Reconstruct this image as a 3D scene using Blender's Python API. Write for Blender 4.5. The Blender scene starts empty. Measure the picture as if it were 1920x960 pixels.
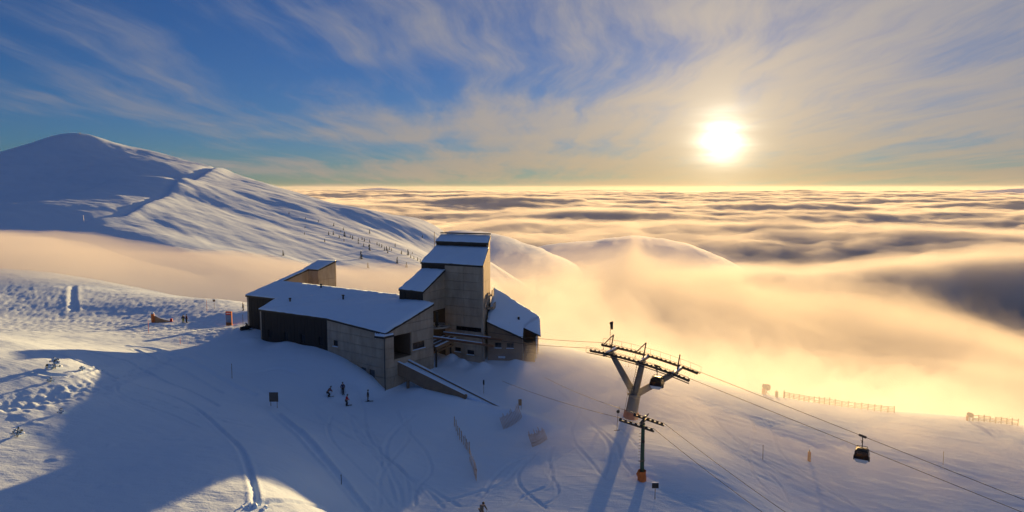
import bpy, bmesh, math, random
import numpy as np
from mathutils import Vector, Matrix
random.seed(7)
R = math.radians
sc = bpy.context.scene
C = sc.collection

# ------------------------------------------------------------------ camera
F_PX = 1297.0                      # focal length in pixels of a 1920 px wide frame
PITCH = math.atan(128.0 / F_PX)
CAM_Z = 35.0
cam_data = bpy.data.cameras.new('camera')
cam_data.sensor_width = 36.0
cam_data.lens = 36.0 * F_PX / 1920.0
cam_data.clip_start = 0.5
cam_data.clip_end = 200000.0
cam = bpy.data.objects.new('camera', cam_data)
cam.location = (0, 0, CAM_Z)
cam.rotation_euler = (R(90) - PITCH, 0, 0)
C.objects.link(cam)
sc.camera = cam

# ------------------------------------------------------------------ light, sky, exposure
SUN_AZ, SUN_EL = R(16.7), R(3.8)
SUN_DIR = Vector((math.sin(SUN_AZ) * math.cos(SUN_EL), math.cos(SUN_AZ) * math.cos(SUN_EL), math.sin(SUN_EL)))
sun_data = bpy.data.lights.new('sun', 'SUN')
sun_data.energy = 5.0
sun_data.angle = R(0.55)
sun_data.color = (1.0, 0.61, 0.235)
sun = bpy.data.objects.new('sun', sun_data)
sun.rotation_euler = SUN_DIR.to_track_quat('Z', 'Y').to_euler()
C.objects.link(sun)

sc.view_settings.view_transform = 'Standard'
sc.view_settings.look = 'None'
sc.view_settings.gamma = 1.0
sc.view_settings.use_curve_mapping = False
sc.view_settings.exposure = 1.31
sc.cycles.use_denoising = True
sc.cycles.max_bounces = 8
sc.cycles.volume_bounces = 3
sc.cycles.transparent_max_bounces = 32
sc.cycles.use_adaptive_sampling = True
sc.cycles.adaptive_threshold = 0.02


class NT:
    """small helper to write node trees tersely"""
    def __init__(self, tree):
        self.t = tree; self.n = tree.nodes; self.l = tree.links
    def new(self, typ, **kw):
        n = self.n.new(typ)
        for k, v in kw.items():
            setattr(n, k, v)
        return n
    def put(self, sock, v):
        if v is None:
            return
        if hasattr(v, 'is_output') or isinstance(v, bpy.types.NodeSocket):
            self.l.new(v, sock)
        else:
            sock.default_value = v
    def math(self, op, a, b=None, c=None, clamp=False):
        n = self.new('ShaderNodeMath', operation=op, use_clamp=clamp)
        for i, v in enumerate((a, b, c)):
            self.put(n.inputs[i], v)
        return n.outputs[0]
    def vmath(self, op, a, b=None, out=0):
        n = self.new('ShaderNodeVectorMath', operation=op)
        self.put(n.inputs[0], a)
        if op == 'SCALE':
            self.put(n.inputs['Scale'], b)
        else:
            self.put(n.inputs[1], b)
        return n.outputs['Value'] if op in ('DOT_PRODUCT', 'LENGTH') else n.outputs[out]
    def mix(self, fac, a, b, typ='MIX'):
        n = self.new('ShaderNodeMix', data_type='RGBA', blend_type=typ)
        n.clamp_factor = True
        self.put(n.inputs['Factor'], fac); self.put(n.inputs['A'], a); self.put(n.inputs['B'], b)
        # the colour sockets carry the same names as the float ones: pick them by type
        ca = [i for i in n.inputs if i.type == 'RGBA']
        self.put(ca[0], a); self.put(ca[1], b)
        self.put(n.inputs[0], fac)
        return [o for o in n.outputs if o.type == 'RGBA'][0]
    def noise(self, vec, scale, detail=4, rough=0.55, dist=0.0, out='Fac'):
        n = self.new('ShaderNodeTexNoise')
        self.put(n.inputs['Vector'], vec)
        n.inputs['Scale'].default_value = scale; n.inputs['Detail'].default_value = detail
        n.inputs['Roughness'].default_value = rough; n.inputs['Distortion'].default_value = dist
        return n.outputs[out]
    def ramp(self, fac, stops):
        n = self.new('ShaderNodeValToRGB')
        self.put(n.inputs[0], fac)
        e = n.color_ramp.elements
        while len(e) < len(stops):
            e.new(0.5)
        for i, (p, c) in enumerate(stops):
            e[i].position = p
            e[i].color = (c, c, c, 1) if isinstance(c, (int, float)) else tuple(c) + (1,)
        return n.outputs[0]
    def maprange(self, v, a, b, c=0.0, d=1.0, smooth=False):
        n = self.new('ShaderNodeMapRange')
        if smooth:
            n.interpolation_type = 'SMOOTHSTEP'
        self.put(n.inputs[0], v)
        for i, x in enumerate((a, b, c, d)):
            self.put(n.inputs[i + 1], x)
        return n.outputs[0]
    def mapping(self, vec, loc=(0, 0, 0), rot=(0, 0, 0), scale=(1, 1, 1)):
        n = self.new('ShaderNodeMapping')
        self.put(n.inputs[0], vec)
        n.inputs['Location'].default_value = loc; n.inputs['Rotation'].default_value = rot; n.inputs['Scale'].default_value = scale
        return n.outputs[0]


world = bpy.data.worlds.new('World')
sc.world = world
world.use_nodes = True
w = NT(world.node_tree)
w.n.clear()
sky = w.new('ShaderNodeTexSky', sky_type='NISHITA', sun_disc=False)
sky.sun_elevation = SUN_EL
sky.sun_rotation = SUN_AZ
sky.altitude = 2000
sky.air_density = 1.0
sky.dust_density = 0.15
sky.ozone_density = 2.5
dirv = w.new('ShaderNodeTexCoord').outputs['Generated']
sep = w.new('ShaderNodeSeparateXYZ'); w.put(sep.inputs[0], dirv)
zc = w.math('MAXIMUM', sep.outputs['Z'], 0.0)
# the cirrus sheet: directions projected on to a high plane, so it recedes to the horizon by itself
inv = w.math('DIVIDE', 1.0, w.math('ADD', zc, 0.07))
plane = w.vmath('SCALE', dirv, inv)
cosang = w.vmath('DOT_PRODUCT', dirv, tuple(SUN_DIR))
ang = w.math('ARCCOSINE', w.math('MINIMUM', cosang, 1.0))       # radians from the sun
warp = w.noise(plane, 0.5, 3, 0.5, out='Color')
pw = w.vmath('ADD', plane, w.vmath('SCALE', warp, 0.9))
streak1 = w.noise(w.mapping(pw, (3.1, 0.4, 0), (0, 0, R(4)), (1.5, 0.26, 1)), 1.0, 9, 0.60, 0.25)
streak2 = w.noise(w.mapping(pw, (-1.7, 5.2, 0), (0, 0, R(-34)), (2.2, 0.5, 1)), 0.9, 8, 0.62, 0.2)
broad = w.noise(w.mapping(plane, (0.7, 2.0, 0), (0, 0, R(10)), (0.30, 0.45, 1)), 1.0, 3, 0.5)
near_sun = w.math('POWER', 2.718, w.math('MULTIPLY', ang, -1.9))
streak3 = w.noise(w.mapping(pw, (8.3, -2.2, 0), (0, 0, R(8)), (4.6, 0.5, 1)), 1.0, 9, 0.68, 0.15)
cov = w.math('ADD', w.math('MULTIPLY', streak1, 0.44), w.math('ADD', w.math('MULTIPLY', streak2, 0.26), w.math('MULTIPLY', streak3, 0.30)))
cov = w.math('ADD', cov, w.math('MULTIPLY', w.math('SUBTRACT', broad, 0.5), 0.55))
cov = w.math('ADD', cov, w.math('MULTIPLY', near_sun, 0.165))
cov = w.math('ADD', cov, w.math('MULTIPLY', sep.outputs['X'], 0.10))
cirrus = w.maprange(cov, 0.42, 0.715, 0.07, 0.85, True)
glow = w.math('POWER', 2.718, w.math('MULTIPLY', ang, -2.5))
cl_col = w.mix(glow, (0.118, 0.155, 0.24, 1), (0.57, 0.48, 0.355, 1))
low = w.math('POWER', 2.718, w.math('MULTIPLY', zc, -9.0))
cl_col = w.mix(w.math('MULTIPLY', w.math('MULTIPLY', low, 0.85), w.math('POWER', 2.718, w.math('MULTIPLY', ang, -1.6))), cl_col, (0.36, 0.245, 0.11, 1))
sky_s = w.vmath('SCALE', w.mix(1.0, sky.outputs[0], (0.30, 0.78, 1.50, 1), 'MULTIPLY'), 0.055)
skyc = w.mix(cirrus, sky_s, cl_col)
hor = w.math('MULTIPLY', w.math('POWER', 2.718, w.math('MULTIPLY', zc, -14.0)), w.math('POWER', 2.718, w.math('MULTIPLY', ang, -2.2)))
skyc = w.mix(w.math('MULTIPLY', hor, 0.55), skyc, (0.40, 0.28, 0.125, 1))
# light scattered close to the sun's disc, and the disc itself seen through thin cloud
aur = w.math('MULTIPLY', w.math('POWER', 2.718, w.math('MULTIPLY', ang, -10.0)), 0.32)
veil = w.maprange(w.noise(w.mapping(dirv, scale=(5, 5, 55)), 1.0, 5, 0.6), 0.35, 0.65, 0.55, 1.35)
aur2 = w.math('MULTIPLY', w.math('MULTIPLY', w.math('POWER', 2.718, w.math('DIVIDE', ang, -R(0.8))), 3.6), veil)
skyc = w.mix(1.0, skyc, w.vmath('SCALE', (1.0, 0.74, 0.42), aur), 'ADD')
skyc = w.mix(1.0, skyc, w.vmath('SCALE', (1.0, 0.90, 0.70), aur2), 'ADD')
bg = w.new('ShaderNodeBackground')
w.put(bg.inputs[0], skyc); bg.inputs[1].default_value = 0.52
out = w.new('ShaderNodeOutputWorld'); w.l.new(bg.outputs[0], out.inputs[0])


# ------------------------------------------------------------------ helpers
def at(px, py, Y):
    """the point that the photograph shows at (px, py), Y metres ahead of the camera"""
    a = (px - 960.0) / F_PX; b = (480.0 - py) / F_PX
    ry = math.cos(PITCH) + b * math.sin(PITCH)
    rz = -math.sin(PITCH) + b * math.cos(PITCH)
    k = Y / ry
    return Vector((a * k, Y, CAM_Z + rz * k))

def hash2(ix, iy, seed):
    h = (ix.astype(np.int64) * 374761393 + iy.astype(np.int64) * 668265263 + seed * 974711) & 0xFFFFFFFF
    h = ((h ^ (h >> 13)) * 1274126177) & 0xFFFFFFFF
    return ((h ^ (h >> 16)) & 0xFFFFFF) / float(0xFFFFFF)

def perlin(x, y, seed=0):
    x0 = np.floor(x); y0 = np.floor(y)
    fx = x - x0; fy = y - y0
    u = fx ** 3 * (fx * (fx * 6 - 15) + 10); v = fy ** 3 * (fy * (fy * 6 - 15) + 10)
    def g(ix, iy, dx, dy):
        t = hash2(ix, iy, seed) * 2 * np.pi
        return np.cos(t) * dx + np.sin(t) * dy
    n00 = g(x0, y0, fx, fy); n10 = g(x0 + 1, y0, fx - 1, fy)
    n01 = g(x0, y0 + 1, fx, fy - 1); n11 = g(x0 + 1, y0 + 1, fx - 1, fy - 1)
    return ((n00 * (1 - u) + n10 * u) * (1 - v) + (n01 * (1 - u) + n11 * u) * v) * 1.5

def fbm(x, y, octaves=4, seed=0, gain=0.5, lac=2.03):
    s = np.zeros_like(x, dtype=float); a = 1.0; f = 1.0
    for i in range(octaves):
        s += a * perlin(x * f + 17.3 * i, y * f - 9.1 * i, seed + i)
        a *= gain; f *= lac
    return s

def tps_fit(P):
    P = np.array(P, float); n = len(P)
    xy = P[:, :2] / 100.0
    d2 = ((xy[:, None] - xy[None]) ** 2).sum(-1)
    K = 0.5 * d2 * np.log(d2 + 1e-12)
    K[np.arange(n), np.arange(n)] += 0.002
    A = np.zeros((n + 3, n + 3)); A[:n, :n] = K
    A[:n, n] = 1; A[:n, n + 1:] = xy; A[n, :n] = 1; A[n + 1:, :n] = xy.T
    sol = np.linalg.solve(A, np.concatenate([P[:, 2], np.zeros(3)]))
    def ev(x, y):
        shp = np.shape(x); x = np.ravel(x) / 100.0; y = np.ravel(y) / 100.0
        r = sol[n] + sol[n + 1] * x + sol[n + 2] * y
        for i in range(n):
            q = (x - xy[i, 0]) ** 2 + (y - xy[i, 1]) ** 2
            r = r + sol[i] * 0.5 * q * np.log(q + 1e-12)
        return r.reshape(shp)
    return ev

def smooth(a, b, x):
    t = np.clip((x - a) / (b - a), 0, 1)
    return t * t * (3 - 2 * t)

def grid_mesh(name, X, Y, Z, mat, smooth_shade=True):
    ny, nx = X.shape
    me = bpy.data.meshes.new(name)
    co = np.stack([X, Y, Z], -1).reshape(-1, 3)
    idx = np.arange(nx * ny).reshape(ny, nx)
    q = np.stack([idx[:-1, :-1], idx[:-1, 1:], idx[1:, 1:], idx[1:, :-1]], -1).reshape(-1, 4)
    me.vertices.add(len(co)); me.vertices.foreach_set('co', co.ravel())
    me.loops.add(q.size); me.loops.foreach_set('vertex_index', q.ravel())
    me.polygons.add(len(q)); me.polygons.foreach_set('loop_start', np.arange(len(q)) * 4)
    me.polygons.foreach_set('use_smooth', np.full(len(q), smooth_shade))
    me.update(calc_edges=True)
    o = bpy.data.objects.new(name, me); C.objects.link(o)
    if mat:
        me.materials.append(mat)
    return o

def material(name):
    m = bpy.data.materials.new(name); m.use_nodes = True
    t = NT(m.node_tree); t.n.clear()
    o = t.new('ShaderNodeOutputMaterial')
    return m, t, o

def principled(t, o, col, rough=0.6, **kw):
    b = t.new('ShaderNodeBsdfPrincipled')
    t.put(b.inputs['Base Color'], col); t.put(b.inputs['Roughness'], rough)
    for k, v in kw.items():
        t.put(b.inputs[k.replace('_', ' ')], v)
    t.l.new(b.outputs[0], o.inputs[0])
    return b

def objcoord(t):
    return t.new('ShaderNodeTexCoord').outputs['Object']

def bump(t, b, height, strength, dist):
    n = t.new('ShaderNodeBump'); n.inputs['Strength'].default_value = strength; n.inputs['Distance'].default_value = dist
    t.put(n.inputs['Height'], height); t.l.new(n.outputs[0], b.inputs['Normal'])

MAT = {}
# wind-packed snow: colour nearly even, the relief comes from geometry and a fine bump
m, t, o = material('snow')
oc = objcoord(t)
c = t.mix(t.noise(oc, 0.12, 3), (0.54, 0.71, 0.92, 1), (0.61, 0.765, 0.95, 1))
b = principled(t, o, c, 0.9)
b.inputs['Specular IOR Level'].default_value = 0.06
sast = t.noise(t.mapping(oc, (0, 0, 0), (0, 0, R(-28)), (0.35, 1.5, 1)), 1.4, 6, 0.6)
fine = t.noise(oc, 5.0, 3, 0.6)
bump(t, b, t.math('ADD', sast, t.math('MULTIPLY', fine, 0.45)), 0.7, 0.11)
MAT['snow'] = m
m, t, o = material('mountain_snow')
oc = objcoord(t)
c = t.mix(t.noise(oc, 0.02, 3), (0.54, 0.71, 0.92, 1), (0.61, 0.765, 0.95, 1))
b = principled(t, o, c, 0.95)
b.inputs['Specular IOR Level'].default_value = 0.05
s1 = t.noise(t.mapping(oc, (0, 0, 0), (0, 0, R(-35)), (0.25, 1.2, 1)), 0.09, 7, 0.6, 0.4)
bump(t, b, s1, 0.7, 0.9)
MAT['mountain_snow'] = m

def tag(o, label=None, cat=None, group=None, kind=None):
    for k, v in (('label', label), ('category', cat), ('group', group), ('kind', kind)):
        if v:
            o[k] = v
    return o

def seg_dist(X, Y, pts):
    """distance to a polyline, and how far along it (0..1)"""
    best = np.full(X.shape, 1e9); along = np.zeros(X.shape)
    n = len(pts) - 1
    for i in range(n):
        ax, ay = pts[i][0], pts[i][1]; bx, by = pts[i + 1][0], pts[i + 1][1]
        dx, dy = bx - ax, by - ay; L2 = dx * dx + dy * dy + 1e-9
        tt = np.clip(((X - ax) * dx + (Y - ay) * dy) / L2, 0, 1)
        d = np.hypot(X - ax - tt * dx, Y - ay - tt * dy)
        k = d < best
        best[k] = d[k]; along[k] = ((i + tt) / n)[k]
    return best, along
# ------------------------------------------------------------------ the snow ground of the shoulder
def gp(px, py, Y):
    return tuple(at(px, py, Y))
GC = [gp(*a) for a in [
    # foot of the buildings
    (721, 736, 106.5), (690, 752, 103), (650, 757, 101), (613, 660, 115), (668, 700, 109), (550, 645, 119), (487, 643, 122.5), (463, 613, 130.5), (745, 722, 109.5),
    (812, 692, 115), (870, 688, 119), (900, 680, 119.5), (980, 682, 119.5), (1010, 662, 124), (1013, 643, 160),
    # piste and sunny snow on the left
    (455, 583, 150), (428, 609, 140), (346, 608, 145), (300, 610, 146), (200, 530, 232), (0, 506, 258), (400, 563, 184), (200, 590, 166), (0, 580, 168),
    (100, 625, 118), (300, 640, 118), (0, 632, 98),
    # hummock in the left foreground
    (40, 642, 87.5), (90, 690, 78.5), (175, 700, 81), (10, 760, 68.5), (0, 815, 63), (0, 960, 47), (200, 900, 55), (300, 800, 71), (260, 700, 92), (400, 690, 106),
    (430, 760, 88), (500, 700, 108), (480, 920, 53.5), (560, 860, 63), (360, 960, 49.5), (600, 950, 61.5), (515, 770, 93),
    # piste in the middle
    (690, 960, 67), (640, 850, 77), (800, 850, 84), (900, 955, 71), (760, 770, 98), (850, 760, 101), (965, 782, 101), (1000, 822, 94), (1060, 800, 97), (1020, 740, 109),
    # slope on the right
    (1175, 797, 101), (1203, 908, 79), (1120, 900, 79), (1270, 960, 73), (1150, 870, 85), (1300, 860, 86), (1140, 673, 150), (1290, 706, 146), (1430, 738, 142), (1680, 772, 137), (1910, 797, 132),
    (1517, 863, 98), (1910, 960, 86), (1500, 960, 82), (1700, 880, 98),
]]
GC += [(-20, 25, 17), (0, 0, 14), (45, 25, 1), (90, 40, -5), (-70, 20, 20), (-160, 60, 22), (-200, 130, 14), (-200, 340, -30), (-90, 275, -26), (-60, 205, -4),
       (-30, 142, 5.5), (-12, 142, 3), (-35, 170, -2), (-10, 170, -6), (0, 205, -28), (30, 187, -19), (60, 184, -30), (95, 176, -36), (120, 100, -18), (140, 170, -54), (60, 230, -60), (-250, 350, -40), (-240, 220, 4), (160, 40, -14)]
ground_fn = tps_fit(GC)
TRACKS = []      # (world polyline, half width, depth, rim)
def track(pix, hw, depth, rim=0.06, rough=0.0):
    pts = []
    for px, py in pix:
        # first meeting of the sight line with the ground
        Yq = np.arange(40, 260, 0.8); dq = at(px, py, 1.0)
        hit = np.nonzero(CAM_Z + (dq.z - CAM_Z) * Yq < ground_fn(dq.x * Yq, Yq))[0]
        Y = Yq[hit[0]] if len(hit) else 260.0
        p = at(px, py, Y)
        pts.append((p.x, p.y))
    # round the corners off
    for _ in range(2):
        q = [pts[0]]
        for i in range(len(pts) - 1):
            (ax, ay), (bx, by) = pts[i], pts[i + 1]
            q += [(0.75 * ax + 0.25 * bx, 0.75 * ay + 0.25 * by), (0.25 * ax + 0.75 * bx, 0.25 * ay + 0.75 * by)]
        pts = q + [pts[-1]]
    TRACKS.append((pts, hw, depth, rim, rough))
track([(478, 948), (478, 920), (466, 880), (440, 830), (390, 780), (320, 745), (240, 722)], 0.26, 0.26, 0.08)
track([(478, 948), (520, 944), (570, 950), (620, 962)], 0.3, 0.22, 0.08)
track([(412, 768), (360, 735), (300, 712), (262, 690), (210, 672), (150, 655)], 0.3, 0.3, 0.1)
track([(220, 712), (180, 690), (120, 668), (70, 655)], 0.28, 0.28, 0.1)
track([(480, 745), (430, 720), (380, 690), (330, 668), (280, 652), (230, 648)], 0.6, 0.3, 0.12)
track([(0, 775), (60, 760), (130, 742), (200, 722), (262, 690), (330, 668)], 1.3, 0.22, 0.12, 0.2)
track([(515, 775), (560, 815), (600, 855), (640, 905), (690, 962)], 0.45, 0.30, 0.25)
track([(60, 700), (110, 712), (160, 705), (210, 690), (262, 690)], 0.3, 0.25, 0.1)
track([(250, 655), (300, 680), (350, 700), (420, 740)], 0.3, 0.25, 0.1)
track([(560, 700), (520, 690), (470, 700), (420, 690), (360, 660)], 0.35, 0.2, 0.08)
track([(137, 536), (135, 560), (138, 585)], 0.8, 0.25, 0.12)

MOUNDS = [(-8.6, 118.6, 1.3, 1.2), (-10.6, 120.4, 1.4, 1.4), (-4.9, 117.6, 1.2, 1.0), (-6.3, 116.2, 1.6, 0.5), (0.3, 118.6, 1.2, 0.9), (2.0, 118.0, 1.4, 0.8), (-23.0, 107.6, 2.0, 0.9), (-25.5, 109.4, 2.2, 0.7), (-28.5, 111.8, 2.4, 0.5), (-46.8, 122.3, 1.6, 0.5), (-14.5, 107.0, 1.8, 0.5), (-11.8, 105.4, 2.2, 0.5), (-8.5, 103.8, 2.2, 0.5), (-5.0, 102.4, 2.2, 0.5), (-2.0, 101.2, 2.0, 0.6), (0.6, 100.2, 2.0, 1.0), (3.0, 98.6, 2.0, 0.9), (5.0, 96.6, 2.0, 0.8), (-40.5, 119.2, 2.0, 0.4)]
# many thin ski tracks: down the piste below the hall, over the hummock and across the sunny slope
_r = random.Random(21)
for (ax, ay), (bx, by), n_ in (((700, 775), (780, 955), 7), ((560, 720), (760, 930), 4), ((1000, 840), (920, 955), 5), ((200, 730), (440, 800), 4), ((1080, 720), (1160, 900), 4), ((1350, 780), (1500, 950), 5), ((80, 600), (380, 625), 6)):
    for _ in range(n_):
        ja, jb = _r.uniform(-90, 90), _r.uniform(-90, 90)
        P_ = []
        for q in range(6):
            u_ = q / 5; sw = 26 * math.sin(u_ * _r.uniform(5, 7) + ja)
            P_.append((ax + (bx - ax) * u_ + ja * (1 - u_) + jb * u_ + sw, ay + (by - ay) * u_ + 0.15 * sw))
        track(P_, _r.uniform(0.16, 0.26), _r.uniform(0.07, 0.14), 0.05)
def ground_z(X, Y, detail=True):
    X = np.asarray(X, float); Y = np.asarray(Y, float)
    Z = ground_fn(X, Y)
    if not detail:
        return Z
    rt = smooth(-15, 12, X)
    Z = Z + (0.32 - 0.20 * rt) * fbm(X / 19, Y / 19, 3, 11, 0.4) + (0.08 - 0.055 * rt) * fbm(X / 4.1, Y / 4.1, 3, 23)
    # wind ripples, long across the wind
    c, s = math.cos(R(-28)), math.sin(R(-28))
    U = X * c + Y * s; V = -X * s + Y * c
    rip = fbm(U / 5.0, V / 1.1, 3, 31)
    right = smooth(8, 30, X) * smooth(150, 120, Y)
    Z = Z + rip * (0.022 + 0.03 * right)
    # trampled, churned snow of the piste on the far left
    churn = smooth(112, 128, Y) * smooth(-44, -54, X) * smooth(235, 190, Y)
    Z = Z + churn * 0.10 * fbm(X / 1.1, Y / 1.1, 3, 41)
    # lumps on the hummock
    hum = smooth(110, 95, Y) * smooth(-12, -24, X)
    n = perlin(X / 2.6, Y / 2.6, 77)
    Z = Z + hum * 0.6 * np.clip(n - 0.62, 0, 1)
    # drifts against the buildings
    for bx_, by_, br, bh in MOUNDS:
        Z = Z + bh * np.exp(-((X - bx_) ** 2 + (Y - by_) ** 2) / br ** 2)
    for pts, hw, dep, rim, rough in TRACKS:
        xs = [p[0] for p in pts]; ys = [p[1] for p in pts]
        k = (X > min(xs) - 3) & (X < max(xs) + 3) & (Y > min(ys) - 3) & (Y < max(ys) + 3)
        if not k.any():
            continue
        d, al = seg_dist(X[k], Y[k], pts)
        fade = smooth(0, 0.06, al) * smooth(1, 0.9, al)
        wob = 1 + 0.35 * perlin(X[k] * 1.7, Y[k] * 1.7, 91)
        Z[k] += fade * wob * (-dep * np.exp(-(d / hw) ** 2 * 1.2) + rim * np.exp(-((d - 1.7 * hw) / (0.6 * hw)) ** 2))
        if rough:
            Z[k] += fade * rough * np.exp(-(d / (1.3 * hw)) ** 2) * fbm(X[k] / 0.8, Y[k] / 0.8, 2, 55)
    return Z

def build_ground():
    # rows closer together near the camera
    ys = [18.0]
    while ys[-1] < 340:
        ys.append(ys[-1] + max(0.2, 0.0034 * ys[-1]) * (1 if ys[-1] < 150 else 2.2))
    ys = np.array(ys)
    xs = np.linspace(-1, 1, 1000)
    half = 30 + 0.98 * ys
    X = xs[None, :] * half[:, None]
    Y = np.repeat(ys[:, None], len(xs), 1)
    Z = ground_z(X, Y)
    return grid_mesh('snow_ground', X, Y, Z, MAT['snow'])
ground = build_ground()
ground['kind'] = 'structure'
def gz(x, y):
    return float(ground_z(np.array([x]), np.array([y]))[0])

# ------------------------------------------------------------------ the mountain on the left
MC = []
ridge = [(-150, 300, 1350), (0, 285, 1300), (60, 268, 1290), (115, 253, 1300), (150, 250, 1310), (200, 262, 1345), (260, 277, 1345), (330, 295, 1252), (405, 315, 1150), (480, 340, 1044),
         (560, 362, 976), (640, 385, 909), (720, 403, 893), (780, 411, 880), (815, 424, 830), (850, 452, 770)]
for px, py, Y in ridge:
    p = at(px, py, Y); MC.append(tuple(p))
RAZ = np.array([math.atan2(at(*a).x, at(*a).y) for a in ridge]); RRR = np.array([math.hypot(at(*a).x, at(*a).y) for a in ridge])
MC += [tuple(at(*a)) for a in [
    (240, 300, 966), (215, 330, 720), (190, 380, 500), (170, 415, 430), (60, 340, 960), (0, 340, 980), (100, 320, 1020), (100, 395, 700), (0, 405, 680), (-150, 400, 700), (-150, 340, 1000), (60, 290, 1180), (150, 290, 1150),
    (330, 340, 765), (300, 360, 635), (300, 400, 493), (300, 450, 386), (400, 380, 635), (420, 460, 413), (520, 420, 571), (500, 475, 413), (600, 450, 523), (677, 486, 470), (620, 500, 412), (750, 516, 432), (700, 440, 636), (780, 470, 577), (810, 445, 724), (800, 500, 494),
    (900, 560, 450), (960, 600, 480), (960, 560, 700), (400, 620, 270), (200, 540, 300), (0, 540, 310), (560, 640, 270), (750, 690, 270)]]
mountain_fn = tps_fit(MC)
TRENCH = [tuple(at(*a))[:2] for a in [(407, 313, 1160), (395, 320, 1050), (360, 336, 850), (330, 352, 715), (300, 367, 600), (265, 385, 520), (225, 402, 450), (180, 416, 430)]]
def mountain_z(X, Y):
    r = np.hypot(X, Y)
    # behind its crest the mountain falls away
    e = np.maximum(r - np.interp(np.arctan2(X, Y), RAZ, RRR), 0)
    Z = mountain_fn(X * np.minimum(1, (r - e) / r), Y * np.minimum(1, (r - e) / r))
    Z = Z - 0.42 * (np.sqrt(e * e + 90.0 ** 2) - 90.0)
    amp = smooth(250, 700, r)
    c, s = math.cos(R(-40)), math.sin(R(-40))
    U = X * c + Y * s; V = -X * s + Y * c
    Z = Z + (0.9 + 1.3 * amp) * fbm(U / 170, V / 70, 4, 5, 0.45) + (0.16 + 0.22 * amp) * fbm(U / 46, V / 14, 4, 15)
    d, al = seg_dist(X, Y, TRENCH)
    wd = r / 900.0
    xl = np.interp(Y, [p[1] for p in TRENCH[::-1]], [p[0] for p in TRENCH[::-1]])
    sd = d * np.sign(X - xl)
    # a cut track: a steep bank on its right that throws the track into shade
    Z = Z + 2.5 * wd * np.exp(-((sd - 7 * wd) / np.where(sd < 7 * wd, 4.5 * wd, 16 * wd)) ** 2) - 1.2 * wd * np.exp(-((sd + 3 * wd) / (5 * wd)) ** 2)
    return Z
def build_mountain():
    az = np.radians(np.linspace(-58, 8, 700))
    r = np.geomspace(215, 3000, 560)
    A, RR = np.meshgrid(az, r)
    X = RR * np.sin(A); Y = RR * np.cos(A)
    Z = np.maximum(mountain_z(X, Y), -480)
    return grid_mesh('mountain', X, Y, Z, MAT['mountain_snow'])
mountain = build_mountain()
mountain['kind'] = 'structure'

# ------------------------------------------------------------------ far hills standing out of the cloud, and the valley floor
def far_hill(name, crest, depth, base, seed):
    """a ridge whose crest runs through the given points, falling away on both sides"""
    n = 160; k = 60
    cr = np.array([tuple(at(*c)) for c in crest])
    tt = np.linspace(0, len(cr) - 1, n)
    cx = np.interp(tt, range(len(cr)), cr[:, 0]); cy = np.interp(tt, range(len(cr)), cr[:, 1]); cz = np.interp(tt, range(len(cr)), cr[:, 2])
    # ease the corners of the crest
    ker = np.hanning(15); ker /= ker.sum()
    cz = np.convolve(np.pad(cz, 7, mode='edge'), ker, 'valid')
    cz = cz + 0.012 * (cz - base) * fbm(tt * 0.6, tt * 0 + seed + 0.5, 4, seed + 2, 0.5)
    v = np.linspace(-1, 1, k)
    X = cx[None] + v[:, None] * 0.15 * depth; Y = cy[None] + v[:, None] * depth
    prof = 0.5 + 0.5 * np.cos(np.pi * v)
    Z = base + (cz[None] - base) * prof[:, None]
    Z = Z + (cz[None] - base) * 0.035 * (fbm(X / (0.35 * depth), Y / (0.35 * depth), 5, seed)) * (1 - prof[:, None] ** 6)
    Z = Z + (cz[None] - base) * 0.008 * fbm(X / (0.05 * depth), Y / (0.05 * depth), 3, seed + 9)
    o = grid_mesh(name, X, Y, Z, MAT['mountain_snow'])
    o['kind'] = 'structure'
    return o
far_hill('hill', [(700, 560, 1500), (780, 452, 1500), (850, 434, 1500), (885, 432, 1520), (930, 442, 1560), (990, 462, 1640), (1050, 488, 1700), (1120, 530, 1750)], 1300, -480, 3)
far_hill('hill', [(880, 520, 2100), (960, 474, 2200), (1030, 460, 2250), (1090, 454, 2300), (1140, 449, 2350), (1190, 444, 2400), (1235, 448, 2450), (1300, 462, 2500), (1370, 490, 2550), (1450, 540, 2600)], 1700, -480, 13)
far_hill('distant_ridge', [(800, 372, 42000), (850, 368, 42000), (890, 363, 42000), (925, 360, 42000), (960, 364, 42000), (1010, 371, 42000)], 3000, -700, 33)
far_hill('distant_ridge', [(600, 362, 60000), (660, 356, 60000), (710, 352, 60000), (760, 356, 60000), (840, 366, 60000)], 3000, -900, 43)
far_hill('distant_ridge', [(1790, 366, 38000), (1850, 358, 38000), (1900, 354, 38000), (1960, 352, 38000), (2100, 356, 38000), (2200, 366, 38000)], 3000, -700, 53)
m, t, o = material('valley')
principled(t, o, t.mix(t.noise(objcoord(t), 0.004, 5), (0.05, 0.07, 0.06, 1), (0.5, 0.53, 0.57, 1)), 0.9)
xs = np.linspace(-90000, 90000, 40); X, Y = np.meshgrid(xs, np.linspace(-20000, 110000, 40))
vf = grid_mesh('valley_floor', X, Y, np.full(X.shape, -520.0), m); vf['kind'] = 'structure'

# ------------------------------------------------------------------ sea of cloud and fog: closed bodies filled with an even, pale volume
def volume_mat(name, density, g, col=(0.84, 0.83, 0.815)):
    m, t, o = material(name)
    v = t.new('ShaderNodeVolumePrincipled')
    v.inputs['Color'].default_value = col + (1,)
    v.inputs['Density'].default_value = density
    v.inputs['Anisotropy'].default_value = g
    t.l.new(v.outputs[0], o.inputs['Volume'])
    return m

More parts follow.
